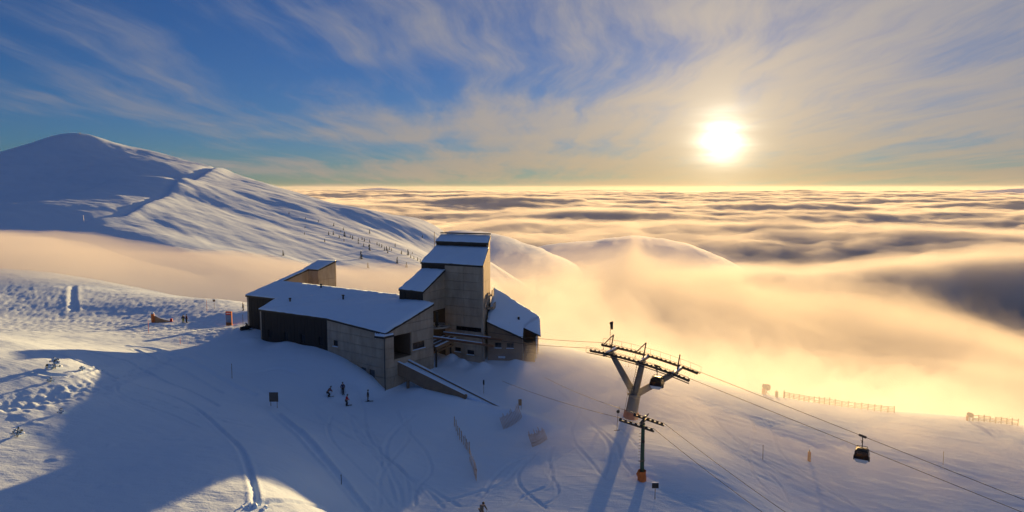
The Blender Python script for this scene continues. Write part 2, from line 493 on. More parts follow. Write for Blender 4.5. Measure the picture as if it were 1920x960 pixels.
def fog_body(name, X, Y, Ztop, Zbot, mat, label):
    ny, nx = X.shape
    top = np.stack([X, Y, np.maximum(Ztop, Zbot + 0.01)], -1).reshape(-1, 3)
    bot = np.stack([X, Y, Zbot], -1).reshape(-1, 3)
    N = nx * ny
    idx = np.arange(N).reshape(ny, nx)
    q = np.stack([idx[:-1, :-1], idx[:-1, 1:], idx[1:, 1:], idx[1:, :-1]], -1).reshape(-1, 4)
    loop = np.concatenate([idx[0, :], idx[1:, -1], idx[-1, -2::-1], idx[-2:0:-1, 0]])
    nxt = np.roll(loop, -1)
    side = np.stack([loop, loop + N, nxt + N, nxt], -1)
    quads = np.concatenate([q, q[:, ::-1] + N, side])
    co = np.concatenate([top, bot])
    me = bpy.data.meshes.new(name)
    me.vertices.add(len(co)); me.vertices.foreach_set('co', co.ravel())
    me.loops.add(quads.size); me.loops.foreach_set('vertex_index', quads.ravel())
    me.polygons.add(len(quads)); me.polygons.foreach_set('loop_start', np.arange(len(quads)) * 4)
    me.update(calc_edges=True)
    me.materials.append(mat)
    o = bpy.data.objects.new(name, me); C.objects.link(o)
    tag(o, label, 'fog' if 'fog' in name else 'cloud', kind='stuff')
    return o

def build_cloud_sea():
    az = np.radians(np.linspace(-70, 78, 520))
    r = np.geomspace(420, 75000, 560)
    A, RR = np.meshgrid(az, r)
    X = RR * np.sin(A); Y = RR * np.cos(A)
    wx = X + 500 * fbm(X / 3000, Y / 3000, 2, 201); wy = Y + 500 * fbm(X / 3000, Y / 3000, 2, 205)
    big = fbm(wx / 12000, wy / 5200, 3, 101)
    mid = fbm(wx / 2300, wy / 1100, 4, 111, 0.5)
    fine = np.abs(fbm(wx / 620, wy / 420, 4, 121, 0.55))
    Z = -300 + 160 * big + 80 * mid - 46 * fine - 26 * np.abs(fbm(wx / 260, wy / 180, 4, 161, 0.55)) * smooth(9000, 3000, RR)
    # long rolls of cloud whose far, sunny sides glow and whose near sides lie in their own shade
    for pts, hh, wn, wf in (([(1150, 520, 1500), (1330, 496, 1550), (1540, 462, 1650), (1750, 442, 1750), (2000, 428, 1850), (2300, 425, 1900)], 0.78, 420, 900),
                            ([(860, 425, 3300), (1000, 412, 3500), (1250, 398, 3700), (1500, 408, 3600), (1800, 402, 3700), (2200, 405, 3700)], 0.6, 900, 1800),
                            ([(900, 385, 8500), (1200, 381, 8800), (1400, 384, 8600), (1700, 379, 9000), (2000, 384, 9000)], 0.35, 1700, 3000)):
        Q = np.array([tuple(at(*p)) for p in pts]); azq = np.arctan2(Q[:, 0], Q[:, 1]); rq = np.hypot(Q[:, 0], Q[:, 1])
        rc = np.interp(A, azq, rq); zc2 = np.interp(A, azq, Q[:, 2]); ends = smooth(azq[0] - 0.09, azq[0] + 0.05, A)
        wob = 1 + 0.10 * fbm(A * 9, RR * 0 + rq[0] / 1000, 3, int(rq[0]))
        e = (RR - rc * wob)
        prof = np.where(e < 0, np.exp(-(e / wn) ** 2), np.exp(-(e / wf) ** 2)) * ends * hh
        Z = Z * (1 - prof) + (zc2 + 0.35 * 62 * mid - 14 * fine) * prof
    # heaps against the hillside in the near valley on the right
    Z = Z + 40 * smooth(2200, 700, RR)
    bot = np.full(X.shape, -515.0)
    fog_body('cloud_sea', X, Y, Z - 22, bot, volume_mat('cloud', 0.010, 0.15, (0.90, 0.90, 0.905)), 'golden sea of cloud filling the valleys to the horizon')
    # thinner, torn outer layers: the cloud tops end softly
    k = smooth(300, 4000, RR)
    n1 = fbm(wx / 520, wy / 300, 5, 131, 0.55); n2 = fbm(wx / 330, wy / 170, 5, 141, 0.58)
    fog_body('cloud_veil', X, Y, Z - 4 + (12 + 16 * k) * n1, bot + 1, volume_mat('cloud_thin', 0.0030, 0.15, (0.88, 0.88, 0.885)), 'thin torn cloud over the top of the cloud sea')
    fog_body('cloud_veil', X, Y, Z + 2 + (24 + 30 * k) * n2, bot + 2, volume_mat('cloud_wisp', 0.0008, 0.2, (0.88, 0.88, 0.885)), 'faintest wisps trailing above the cloud sea')
build_cloud_sea()

def interp_az(pts, A):
    P = [at(*p) for p in pts]
    az = np.array([math.atan2(p.x, p.y) for p in P]); o = np.argsort(az)
    r = np.array([math.hypot(p.x, p.y) for p in P]); z = np.array([p.z for p in P])
    return np.interp(A, az[o], r[o]), np.interp(A, az[o], z[o])

def build_fog_bank():
    az = np.radians(np.linspace(-15, 52, 330)); v = np.linspace(0, 1, 170)
    A, V = np.meshgrid(az, v)
    rc, zc_ = interp_az([(820, 530, 320), (900, 508, 330), (960, 498, 340), (1040, 468, 350), (1100, 464, 350), (1150, 452, 350), (1172, 440, 350), (1192, 424, 350), (1212, 446, 355), (1240, 462, 360), (1290, 474, 380), (1380, 480, 400), (1500, 520, 420),
                        (1620, 545, 430), (1700, 560, 430), (1800, 582, 430), (1920, 612, 430), (2150, 670, 430), (2600, 760, 430)], A)
    r0 = 165.0; r1 = rc + 330
    RR = r0 + (r1 - r0) * V
    X = RR * np.sin(A); Y = RR * np.cos(A)
    g0 = ground_fn(r0 * np.sin(A), r0 * np.cos(A))
    up = np.clip((RR - r0) / (rc - r0), 0, 1)
    dn = np.clip((RR - rc) / 330.0, 0, 1)
    top = (g0 - 6) + (zc_ - g0 + 6) * (0.35 * up + 0.65 * smooth(0, 1, up)) - 170 * dn ** 1.5
    n = fbm(X / 95, Y / 60, 4, 301, 0.5)
    taper = smooth(R(-15), R(-2), A) * smooth(R(52), R(46), A)
    top = -90 + (top + 90) * taper
    top = top + (2 + 9 * up) * n - 5 * up * np.abs(fbm(X / 30, Y / 22, 3, 311))
    bot = np.full(X.shape, -330.0)
    fog_body('fog_bank', X, Y, top - 7 * up, bot, volume_mat('fog', 0.0065, 0.2), 'bright golden fog bank rising behind the snow crest')
    n1 = fbm(X / 60, Y / 34, 5, 321, 0.58); n2 = fbm(X / 44, Y / 26, 5, 331, 0.6)
    fog_body('fog_veil', X, Y, top + up * (8 * n1), bot + 1, volume_mat('fog_thin', 0.0045, 0.2), 'thin outer fog torn along the top of the fog bank')
    fog_body('fog_veil', X, Y, top + up * (3 + 17 * n2), bot + 2, volume_mat('fog_wisp', 0.0025, 0.2), 'faint wisps rising off the fog bank')
build_fog_bank()

def build_valley_fog():
    az = np.radians(np.linspace(-60, 2, 260)); v = np.linspace(0, 1, 150)
    A, V = np.meshgrid(az, v)
    rc, zt = interp_az([(-600, 380, 420), (-200, 392, 420), (0, 402, 420), (100, 405, 420), (170, 415, 410), (250, 432, 400), (330, 445, 380), (420, 462, 360), (500, 478, 340), (600, 502, 320), (700, 520, 300), (800, 535, 290), (960, 560, 280)], A)
    RR = 165 + (620 - 165) * V
    X = RR * np.sin(A); Y = RR * np.cos(A)
    edge = smooth(0, 0.25, V) * smooth(0.9, 0.38, V) * smooth(R(2), R(-6), A) * smooth(R(-60), R(-54), A)
    top = -45 + (zt + 45) * edge + 3.5 * fbm(X / 80, Y / 40, 4, 401) * edge
    return fog_body('valley_fog', X, Y, top, np.full(X.shape, -60.0), volume_mat('thin_fog', 0.015, 0.0, (0.80, 0.79, 0.78)), 'soft pinkish fog lying in the saddle below the mountain')
build_valley_fog()

def build_snow_mist():
    xs = np.linspace(-34, 150, 320); ys = np.linspace(70, 225, 260)
    X, Y = np.meshgrid(xs, ys)
    G = ground_fn(X, Y)
    crest = smooth(88, 150, Y)
    e = (0.35 * smooth(-34, -22, X) + 0.65 * smooth(-10, 14, X)) * smooth(150, 112, X) * smooth(70, 86, Y) * smooth(225, 160, Y)
    near = 1 - 0.4 * smooth(45, 75, X) * smooth(110, 90, Y)
    # two thin layers of different reach, so that the mist has no single upper edge
    for h0, h1, dens, sx_, seed, lab in ((5.5, 11.5, 0.0145, 34, 501, 'thin mist drifting over the sunlit snow slope'), (3.4, 5.5, 0.018, 22, 531, 'denser streaks of mist close over the right slope')):
        n = np.clip(0.55 + 0.75 * fbm(X / sx_, Y / (0.5 * sx_), 5, seed, 0.55), 0.03, 1.7)
        h = (h0 + h1 * crest) * n * e * near
        fog_body('drifting_mist', X, Y, G - 1.0 + h + 0.9 * e, G - 2.5 - 0.01 * h0, volume_mat('mist', dens, 0.3, (0.84, 0.83, 0.815)), lab)
build_snow_mist()

# ------------------------------------------------------------------ the air itself: even, very thin haze over the whole scene
hz_ = bpy.data.meshes.new('haze'); bmh = bmesh.new(); bmesh.ops.create_cube(bmh, size=1.0)
for v in bmh.verts:
    v.co = Vector((v.co.x * 220000, v.co.y * 160000 + 45000, 190.0 if v.co.z > 0 else -560.0))
bmh.to_mesh(hz_); bmh.free()
hz_.materials.append(volume_mat('haze', 0.0000026, 0.4, (0.95, 0.95, 0.96)))
haze = bpy.data.objects.new('haze', hz_); C.objects.link(haze); tag(haze, 'pale haze in the air out to the horizon', 'haze', kind='stuff')
# ------------------------------------------------------------------ mesh helpers
class MB:
    def __init__(self):
        self.v = []; self.f = []
    def add(self, vs, fs):
        n = len(self.v)
        self.v += [tuple(p) for p in vs]
        self.f += [tuple(i + n for i in f) for f in fs]
        return self
    def prism(self, poly, z0, z1):
        n = len(poly)
        z0 = z0 if hasattr(z0, '__len__') else [z0] * n
        z1 = z1 if hasattr(z1, '__len__') else [z1] * n
        vs = [(p[0], p[1], z0[i]) for i, p in enumerate(poly)] + [(p[0], p[1], z1[i]) for i, p in enumerate(poly)]
        fs = [tuple(range(n - 1, -1, -1)), tuple(range(n, 2 * n))]
        fs += [(i, (i + 1) % n, n + (i + 1) % n, n + i) for i in range(n)]
        return self.add(vs, fs)
    def box(self, c, size, rz=0.0, M=None):
        hx, hy, hz = size[0] / 2, size[1] / 2, size[2] / 2
        M = M or (Matrix.Translation(Vector(c)) @ Matrix.Rotation(rz, 4, 'Z'))
        vs = [M @ Vector((x * hx, y * hy, z * hz)) for z in (-1, 1) for x, y in ((-1, -1), (1, -1), (1, 1), (-1, 1))]
        return self.add(vs, [(3, 2, 1, 0), (4, 5, 6, 7), (0, 1, 5, 4), (1, 2, 6, 5), (2, 3, 7, 6), (3, 0, 4, 7)])
    def beam(self, p, q, w, h, up=(0, 0, 1), w2=None, h2=None):
        p = Vector(p); q = Vector(q); d = (q - p).normalized()
        s = d.cross(Vector(up))
        s = s.normalized() if s.length > 1e-5 else Vector((1, 0, 0))
        u = s.cross(d)
        w2 = w if w2 is None else w2; h2 = h if h2 is None else h2
        vs = []
        for c, ww, hh in ((p, w, h), (q, w2, h2)):
            vs += [c + s * a * ww / 2 + u * b * hh / 2 for a, b in ((-1, -1), (1, -1), (1, 1), (-1, 1))]
        return self.add(vs, [(0, 1, 2, 3), (7, 6, 5, 4), (0, 4, 5, 1), (1, 5, 6, 2), (2, 6, 7, 3), (3, 7, 4, 0)])
    def tube(self, pts, r, seg=8, caps=True):
        pts = [Vector(p) for p in pts]; n = len(pts)
        r = r if hasattr(r, '__len__') else [r] * n
        vs = []
        for i, p in enumerate(pts):
            d = (pts[min(i + 1, n - 1)] - pts[max(i - 1, 0)]).normalized()
            ref = Vector((0, 0, 1)) if abs(d.z) < 0.9 else Vector((1, 0, 0))
            s = d.cross(ref).normalized(); u = s.cross(d)
            vs += [p + (s * math.cos(a) + u * math.sin(a)) * r[i] for a in [2 * math.pi * k / seg for k in range(seg)]]
        fs = [(i * seg + k, i * seg + (k + 1) % seg, (i + 1) * seg + (k + 1) % seg, (i + 1) * seg + k) for i in range(n - 1) for k in range(seg)]
        if caps:
            fs += [tuple(range(seg - 1, -1, -1)), tuple((n - 1) * seg + k for k in range(seg))]
        return self.add(vs, fs)
    def build(self, name, mat, parent=None, smooth_shade=False):
        me = bpy.data.meshes.new(name)
        me.from_pydata([tuple(v) for v in self.v], [], self.f)
        if smooth_shade:
            me.polygons.foreach_set('use_smooth', [True] * len(me.polygons))
        me.update()
        bm = bmesh.new(); bm.from_mesh(me)
        bmesh.ops.recalc_face_normals(bm, faces=bm.faces); bm.to_mesh(me); bm.free()
        me.materials.append(MAT[mat] if isinstance(mat, str) else mat)
        return link(name, me, parent)

def link(name, me, parent=None):
    o = bpy.data.objects.new(name, me); C.objects.link(o)
    if parent is not None:
        o.parent = parent
        # parts are written in world coordinates: take the thing's own place out again
        M = Matrix.LocRotScale(parent.location, parent.rotation_euler, parent.scale)
        o.matrix_parent_inverse = M.inverted() if parent.parent is None else Matrix.Identity(4)
    return o

def thing(name, label, cat, loc=(0, 0, 0), group=None):
    o = bpy.data.objects.new(name, None); C.objects.link(o)
    o.location = loc; o.empty_display_size = 0.5
    return tag(o, label, cat, group)

# ------------------------------------------------------------------ materials of the buildings and objects
m, t, o = material('concrete')
oc = objcoord(t)
st = t.noise(t.mapping(oc, scale=(0.8, 0.8, 0.22)), 1.0, 6, 0.65)
bl = t.noise(oc, 0.35, 4, 0.6)
c = t.mix(t.ramp(st, [(0.3, 0.0), (0.7, 1.0)]), (0.26, 0.22, 0.175, 1), (0.47, 0.405, 0.32, 1))
c = t.mix(t.ramp(bl, [(0.35, 0.0), (0.75, 0.75)]), c, (0.30, 0.24, 0.175, 1))
b = principled(t, o, c, 0.85)
boards = t.new('ShaderNodeTexWave', wave_type='BANDS', bands_direction='DIAGONAL')
t.put(boards.inputs['Vector'], t.mapping(oc, scale=(1, 1, 0))); boards.inputs['Scale'].default_value = 2.0
bump(t, b, t.math('ADD', t.math('MULTIPLY', boards.outputs['Fac'], 0.5), t.noise(oc, 6, 4)), 0.25, 0.015)
MAT['concrete'] = m
def simple(name, col, rough=0.6, metal=0.0, var=0.25, scale=3.0, bumpd=0.0, **kw):
    m, t, o = material(name)
    oc = objcoord(t)
    lo = tuple(x * (1 - var) for x in col) + (1,); hi = tuple(min(1, x * (1 + var)) for x in col) + (1,)
    b = principled(t, o, t.mix(t.noise(oc, scale, 4, 0.6), lo, hi), rough, Metallic=metal, **kw)
    if bumpd:
        bump(t, b, t.noise(oc, scale * 3, 4, 0.6), 0.5, bumpd)
    MAT[name] = m
    return m
simple('core', (0.05, 0.048, 0.045), 0.9)  # near-black tone stands in for the unlit interior seen through openings
m, t, o = material('black_boards')
oc = objcoord(t)
b = principled(t, o, t.mix(t.noise(t.mapping(oc, scale=(5, 5, 0.3)), 1.0, 5, 0.6), (0.006, 0.006, 0.006, 1), (0.028, 0.024, 0.02, 1)), 0.75)
MAT['black_boards'] = m
simple('fascia', (0.018, 0.016, 0.014), 0.6)
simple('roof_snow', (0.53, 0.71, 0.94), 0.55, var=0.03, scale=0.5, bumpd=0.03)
simple('rust', (0.17, 0.085, 0.045), 0.8, var=0.4)
simple('brown_concrete', (0.20, 0.145, 0.10), 0.85, var=0.35, scale=1.2, bumpd=0.01)
simple('steel', (0.30, 0.30, 0.29), 0.5, 0.6, var=0.2)
simple('dark_steel', (0.045, 0.042, 0.04), 0.55, 0.5)
simple('rubber', (0.02, 0.02, 0.02), 0.7)
simple('rope', (0.03, 0.027, 0.025), 0.6, 0.3)
simple('galvanised', (0.27, 0.225, 0.175), 0.6, 0.35, var=0.25, scale=1.5)
simple('green_paint', (0.05, 0.10, 0.055), 0.5, 0.1, var=0.3)
simple('orange_pad', (0.62, 0.16, 0.03), 0.7, var=0.25, scale=2.0)
simple('red', (0.55, 0.03, 0.025), 0.6)
simple('wood', (0.24, 0.15, 0.08), 0.85, var=0.35, scale=4.0, bumpd=0.008)
simple('grey_wood', (0.12, 0.095, 0.075), 0.85, var=0.35, scale=4.0)
simple('skin', (0.50, 0.30, 0.21), 0.6, var=0.05)
simple('white_paint', (0.70, 0.71, 0.72), 0.5, var=0.06)
simple('sign_blue', (0.10, 0.17, 0.32), 0.5, var=0.5, scale=1.6)
simple('net', (0.42, 0.25, 0.13), 0.8, var=0.3)
simple('needle', (0.030, 0.045, 0.022), 0.9, var=0.5, scale=2.0)
simple('bark', (0.07, 0.05, 0.035), 0.9)
m, t, o = material('glass_dark')
b = principled(t, o, (0.012, 0.014, 0.018, 1), 0.08)
MAT['glass_dark'] = m
m, t, o = material('boarded')
principled(t, o, t.mix(t.noise(objcoord(t), 2.0, 3), (0.05, 0.055, 0.065, 1), (0.10, 0.11, 0.125, 1)), 0.35)
MAT['boarded'] = m
m, t, o = material('cabin_glass')
b = principled(t, o, (0.10, 0.07, 0.06, 1), 0.05)
b.inputs['Transmission Weight'].default_value = 0.75; b.inputs['IOR'].default_value = 1.2
MAT['cabin_glass'] = m

# ------------------------------------------------------------------ building helpers
def offset_poly(poly, d):
    """poly runs with the outside on its right hand; move every side inwards by d"""
    n = len(poly); out = []
    for i in range(n):
        p0 = Vector(poly[i - 1]); p1 = Vector(poly[i]); p2 = Vector(poly[(i + 1) % n])
        d1 = (p1 - p0).normalized(); d2 = (p2 - p1).normalized()
        n1 = Vector((-d1.y, d1.x)); n2 = Vector((-d2.y, d2.x))
        k = 1 + n1.dot(n2)
        out.append(p1 + (n1 + n2) * (d / max(k, 0.25)))
    return out

def clip_top(poly, za, zb, L):
    """keep the part of a (u, z) polygon under the line za..zb"""
    f = lambda p: za + (zb - za) * p[0] / L - p[1]
    out = []
    for i in range(len(poly)):
        a, b = poly[i], poly[(i + 1) % len(poly)]
        fa, fb = f(a), f(b)
        if fa >= 0:
            out.append(a)
        if (fa > 0) != (fb > 0) and abs(fa - fb) > 1e-9:
            k = fa / (fa - fb)
            out.append((a[0] + (b[0] - a[0]) * k, a[1] + (b[1] - a[1]) * k))
    return out

def facade(parent, name, mat, P0, P1, zb, zt0, zt1, ujoints=(), zjoints=(), openings=(), thick=0.30, gap=0.045, u0=0.0, u1=None, stagger=0.0):
    """a wall face from P0 to P1 (outside on the right hand), laid as separate panels with open joints and real openings"""
    P0 = Vector(P0[:2]); P1 = Vector(P1[:2]); L = (P1 - P0).length
    d = (P1 - P0) / L; nrm = Vector((d.y, -d.x))
    u1 = L if u1 is None else u1
    us = [u0] + [u for u in ujoints if u0 + 0.2 < u < u1 - 0.2] + [u1]
    ztop = max(zt0, zt1)
    zs = [zb] + [z for z in zjoints if zb + 0.2 < z < ztop - 0.2] + [ztop]
    rnd = random.Random(int(abs(P0.x) * 100))
    for i in range(len(us) - 1):
        for j in range(len(zs) - 1):
            a, b_ = us[i] + gap / 2 * (i > 0), us[i + 1] - gap / 2 * (i < len(us) - 2)
            c, d_ = zs[j] + gap / 2 * (j > 0), zs[j + 1] - gap / 2 * (j < len(zs) - 2)
            cu = sorted({a, b_} | {x for o in openings for x in o[:2] if a < x < b_})
            cz = sorted({c, d_} | {x for o in openings for x in o[2:4] if c < x < d_})
            mb = MB(); out = rnd.uniform(0, stagger)
            for p in range(len(cu) - 1):
                for q in range(len(cz) - 1):
                    mu, mz = (cu[p] + cu[p + 1]) / 2, (cz[q] + cz[q + 1]) / 2
                    if any(o[0] < mu < o[1] and o[2] < mz < o[3] for o in openings):
                        continue
                    poly = clip_top([(cu[p], cz[q]), (cu[p + 1], cz[q]), (cu[p + 1], cz[q + 1]), (cu[p], cz[q + 1])], zt0, zt1, L)
                    if len(poly) < 3:
                        continue
                    n = len(poly)
                    fr = [P0 + d * u + nrm * out for u, z in poly]; bk = [P0 + d * u - nrm * thick for u, z in poly]
                    vs = [(fr[k].x, fr[k].y, poly[k][1]) for k in range(n)] + [(bk[k].x, bk[k].y, poly[k][1]) for k in range(n)]
                    mb.add(vs, [tuple(range(n)), tuple(range(2 * n - 1, n - 1, -1))] + [(k, n + k, n + (k + 1) % n, (k + 1) % n) for k in range(n)])
            if mb.f:
                mb.build(name, mat, parent)

def window(parent, P0, P1, u0, u1, z0, z1, pane='glass_dark', sill=True, mull=0, inset=0.16, snow=True):
    P0 = Vector(P0[:2]); P1 = Vector(P1[:2]); d = (P1 - P0).normalized(); nrm = Vector((d.y, -d.x))
    def q(u, off, z):
        p = P0 + d * u + nrm * off
        return Vector((p.x, p.y, z))
    fr = MB(); w = 0.07
    for a, b_ in (((u0, z0 + w / 2), (u1, z0 + w / 2)), ((u0, z1 - w / 2), (u1, z1 - w / 2))):
        fr.beam(q(a[0], -inset, a[1]), q(b_[0], -inset, b_[1]), 0.09, w)
    for k in range(mull + 2):
        u = u0 + w / 2 + (u1 - u0 - w) * k / (mull + 1)
        fr.beam(q(u, -inset, z0 + w), q(u, -inset, z1 - w), w, 0.085, up=(nrm.x, nrm.y, 0))
    f = fr.build('window', 'dark_steel', parent)
    MB().add([q(u0 + 0.02, -inset - 0.01, z0 + 0.02), q(u1 - 0.02, -inset - 0.01, z0 + 0.02), q(u1 - 0.02, -inset - 0.01, z1 - 0.02), q(u0 + 0.02, -inset - 0.01, z1 - 0.02),
              q(u0 + 0.02, -inset - 0.03, z0 + 0.02), q(u1 - 0.02, -inset - 0.03, z0 + 0.02), q(u1 - 0.02, -inset - 0.03, z1 - 0.02), q(u0 + 0.02, -inset - 0.03, z1 - 0.02)],
             [(0, 1, 2, 3), (7, 6, 5, 4), (0, 4, 5, 1), (1, 5, 6, 2), (2, 6, 7, 3), (3, 7, 4, 0)]).build('pane', pane, f)
    if sill:
        MB().beam(q(u0 - 0.05, 0.02, z0 - 0.06), q(u1 + 0.05, 0.02, z0 - 0.06), 0.36, 0.10).build('sill', 'roof_snow' if snow else 'concrete', f)
    return f

def roof_tris(pts):
    from mathutils.geometry import tessellate_polygon
    return [tuple(t) for t in tessellate_polygon([[Vector((p[0], p[1], 0)) for p in pts]])]

def roof_slab(parent, pts, thick=0.28, over=0.18, name='roof', mat='fascia'):
    poly = offset_poly([(p[0], p[1]) for p in pts], -over)
    n = len(poly); tr = roof_tris(pts); mb = MB()
    mb.add([(poly[i].x, poly[i].y, pts[i][2] - thick) for i in range(n)] + [(poly[i].x, poly[i].y, pts[i][2]) for i in range(n)],
           [tuple(i + n for i in t) for t in tr] + [t[::-1] for t in tr] + [(i, (i + 1) % n, n + (i + 1) % n, n + i) for i in range(n)])
    return mb.build(name, mat, parent)

def snow_cover(parent, pts, thick=0.3, over=0.10, seed=0, cell=0.7, bumps=(), name='snow_cover'):
    """a blanket of snow on a roof: rounded at the edges, lightly wind-shaped on top"""
    poly = offset_poly([(p[0], p[1]) for p in pts], -over)
    bm = bmesh.new()
    vs = [bm.verts.new((poly[i].x, poly[i].y, pts[i][2] + 0.02)) for i in range(len(pts))]
    for t3 in roof_tris(pts):
        bm.faces.new([vs[i] for i in t3])
    for _ in range(7):
        lng = [e for e in bm.edges if e.calc_length() > cell * 1.35]
        if not lng:
            break
        bmesh.ops.subdivide_edges(bm, edges=lng, cuts=1)
        bmesh.ops.triangulate(bm, faces=[f for f in bm.faces if len(f.verts) > 3])
    bm.verts.ensure_lookup_table()
    co = np.array([v.co[:] for v in bm.verts])
    n = len(poly); d = np.full(len(co), 1e9)
    for i in range(n):
        a = poly[i]; b_ = poly[(i + 1) % n]
        dd, _ = seg_dist(co[:, 0], co[:, 1], [(a.x, a.y), (b_.x, b_.y)])
        d = np.minimum(d, dd)
    h = thick * (0.45 + 0.55 * smooth(0, 0.9, d)) + 0.15 * fbm(co[:, 0] / 3.4, co[:, 1] / 3.4, 3, seed) * smooth(0, 1.5, d) + 0.05 * fbm(co[:, 0] / 0.8, co[:, 1] / 0.8, 2, seed + 5)
    for bx_, by_, br, bh in bumps:
        h = h + bh * np.exp(-((co[:, 0] - bx_) ** 2 + (co[:, 1] - by_) ** 2) / br ** 2)
    edges = [e for e in bm.edges if e.is_boundary]
    # the lip of the snow wanders in and out over the eave
    ctr = co.mean(0)
    for i in np.nonzero(d < 0.02)[0]:
        dv_ = Vector((co[i, 0] - ctr[0], co[i, 1] - ctr[1], 0)).normalized()
        bm.verts[i].co += dv_ * float(0.16 * perlin(co[i:i + 1, 0] / 1.3, co[i:i + 1, 1] / 1.3, seed + 3)[0])
    r = bmesh.ops.extrude_edge_only(bm, edges=edges)
    low = [g for g in r['geom'] if isinstance(g, bmesh.types.BMVert)]
    bm.verts.ensure_lookup_table()
    for i in range(len(co)):
        bm.verts[i].co.z += h[i]
    bmesh.ops.recalc_face_normals(bm, faces=bm.faces)
    me = bpy.data.meshes.new(name); bm.to_mesh(me); bm.free()
    me.polygons.foreach_set('use_smooth', [True] * len(me.polygons))
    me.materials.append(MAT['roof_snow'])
    return link(name, me, parent)

# ------------------------------------------------------------------ the hall of the lift station
pC, pD, pE = (-19.91, 107.0, 12.23), (-13.36, 115.69, 15.47), (-20.94, 125.0, 15.5)
pL2, pL, pN, pA, pB = (-46.88, 137.36, 16.40), (-50.56, 130.44, 14.62), (-43.56, 126.72, 14.55), (-45.47, 123.13, 13.19), (-31.37, 115.63, 12.96)
hall = thing('station_hall', 'long low concrete station hall with black board front and one wide snowy roof', 'building', (-30, 120, 5))
HP = [pC, pD, pE, pL2, pL, pN, pA, pB]
inner = offset_poly([p[:2] for p in HP], 0.29)
dCD = (Vector(pD[:2]) - Vector(pC[:2])).normalized(); nCD = Vector((dCD.y, -dCD.x))
OP0, OP1, OZ0, OZ1 = 1.78, 5.68, 7.60, 11.45
def cdp(u, off):
    return Vector(pC[:2]) + dCD * u + nCD * off
notch = [cdp(OP0, -0.29), cdp(OP0, -6.0), cdp(OP1, -6.0), cdp(OP1, -0.29)]
core = [inner[0]] + notch + inner[1:]
zt = [pC[2] - 0.6] + [12.0, 12.0, 12.4, 12.4] + [p[2] - 1.3 for p in HP[1:]]
MB().prism([(p.x, p.y) for p in core], 0.0, zt).build('wall', 'core', hall)
MB().prism([(p.x, p.y) for p in notch], OZ1, 12.2).build('ceiling', 'core', hall)
MB().prism([(p.x, p.y) for p in notch], 0.0, OZ0).build('bay_floor', 'brown_concrete', hall)
lining = MB()
lining.beam(tuple(cdp(OP1 - 0.06, -0.30)) + (9.55,), tuple(cdp(OP1 - 0.06, -5.9)) + (9.55,), 0.1, 3.7)
lining.build('shaded_bay_lining', 'grey_wood', hall)  # concrete lining in a darker tone: the bay's inner shade is put into its colour
BCw = [(1.54, 2.69, 8.50, 9.45), (4.45, 5.76, 4.85, 6.15), (6.46, 7.73, 4.65, 6.05), (8.43, 9.69, 4.65, 5.92), (10.43, 11.73, 4.6, 5.85)]
facade(hall, 'concrete_panel', 'concrete', pB, pC, 0.5, pB[2] - 0.3, pC[2] - 0.3, [6.1], [3.4, 4.95, 6.5, 8.0, 9.5, 11.0], BCw, stagger=0.015)
CDw = [(OP0, OP1, OZ0, OZ1), (5.95, 8.72, 8.45, 9.55)]
facade(hall, 'concrete_panel', 'concrete', pC, pD, 0.5, pC[2] - 0.3, pD[2] - 0.3, [1.78, 5.68], [3.4, 4.95, 6.5, 8.0, 9.6, 11.5, 13.0], CDw, stagger=0.015)
ABw = [(1.84, 2.62, 8.2, 9.66), (5.78, 6.74, 8.1, 9.66), (9.73, 10.75, 8.1, 9.66), (13.93, 14.85, 8.1, 9.66)]
facade(hall, 'cladding_board', 'black_boards', pA, pB, 3.0, pA[2] - 0.3, pB[2] - 0.3, [0.35 + 0.8 * k for k in range(1, 20)], [], ABw, gap=0.04, stagger=0.03, u0=0.35)
facade(hall, 'corner_pier', 'concrete', pA, pB, 3.0, pA[2] - 0.3, pB[2] - 0.3, [], [], [], u0=0.0, u1=0.33)
facade(hall, 'cladding_board', 'black_boards', pL, pN, 3.0, pL[2] - 0.3, pN[2] - 0.3, [0.45 + 0.8 * k for k in range(1, 10)], [], [], gap=0.04, stagger=0.03, u0=0.45)
facade(hall, 'corner_pier', 'concrete', pL, pN, 3.0, pL[2] - 0.3, pN[2] - 0.3, [], [], [], u0=0.0, u1=0.43)
facade(hall, 'return_wall', 'concrete', pN, pA, 3.0, pN[2] - 0.3, pA[2] - 0.3)
facade(hall, 'side_wall', 'concrete', pL2, pL, 3.0, pL2[2] - 0.3, pL[2] - 0.3)
facade(hall, 'back_wall', 'concrete', pE, pL2, 3.0, pE[2] - 0.3, pL2[2] - 0.3)
window(hall, pB, pC, *BCw[0])
for w_ in BCw[1:]:
    window(hall, pB, pC, *w_, pane='boarded', sill=False)
window(hall, pC, pD, *CDw[1], mull=2)
for w_ in ABw:
    window(hall, pA, pB, *w_, mull=1, sill=False)
r_ = roof_slab(hall, HP)
snow_cover(hall, HP, 0.34, 0.12, 3, 0.9, bumps=[(-41.9, 140.2, 1.7, 1.3), (-43.5, 141.5, 1.2, 0.7)])
tip = MB().prism([(-21.6, 106.7), (-20.0, 105.9), (-18.6, 107.7), (-20.1, 108.4)], 11.55, 11.85).build('eave_spout', 'fascia', hall)
MB().prism([(-21.5, 106.75), (-20.0, 106.05), (-18.75, 107.7), (-20.1, 108.3)], 11.86, 12.12).build('snow_cap', 'roof_snow', tip)
for u_, ln in ((12.35, 1.0), (12.8, 0.55), (13.9, 0.75)):
    q = Vector(pB[:2]) + (Vector(pC[:2]) - Vector(pB[:2])).normalized() * u_
    MB().tube([(q.x - 0.17, q.y - 0.23, 12.1), (q.x - 0.17, q.y - 0.23, 12.1 - ln)], [0.10, 0.02], 6).build('icicle', 'roof_snow', hall)
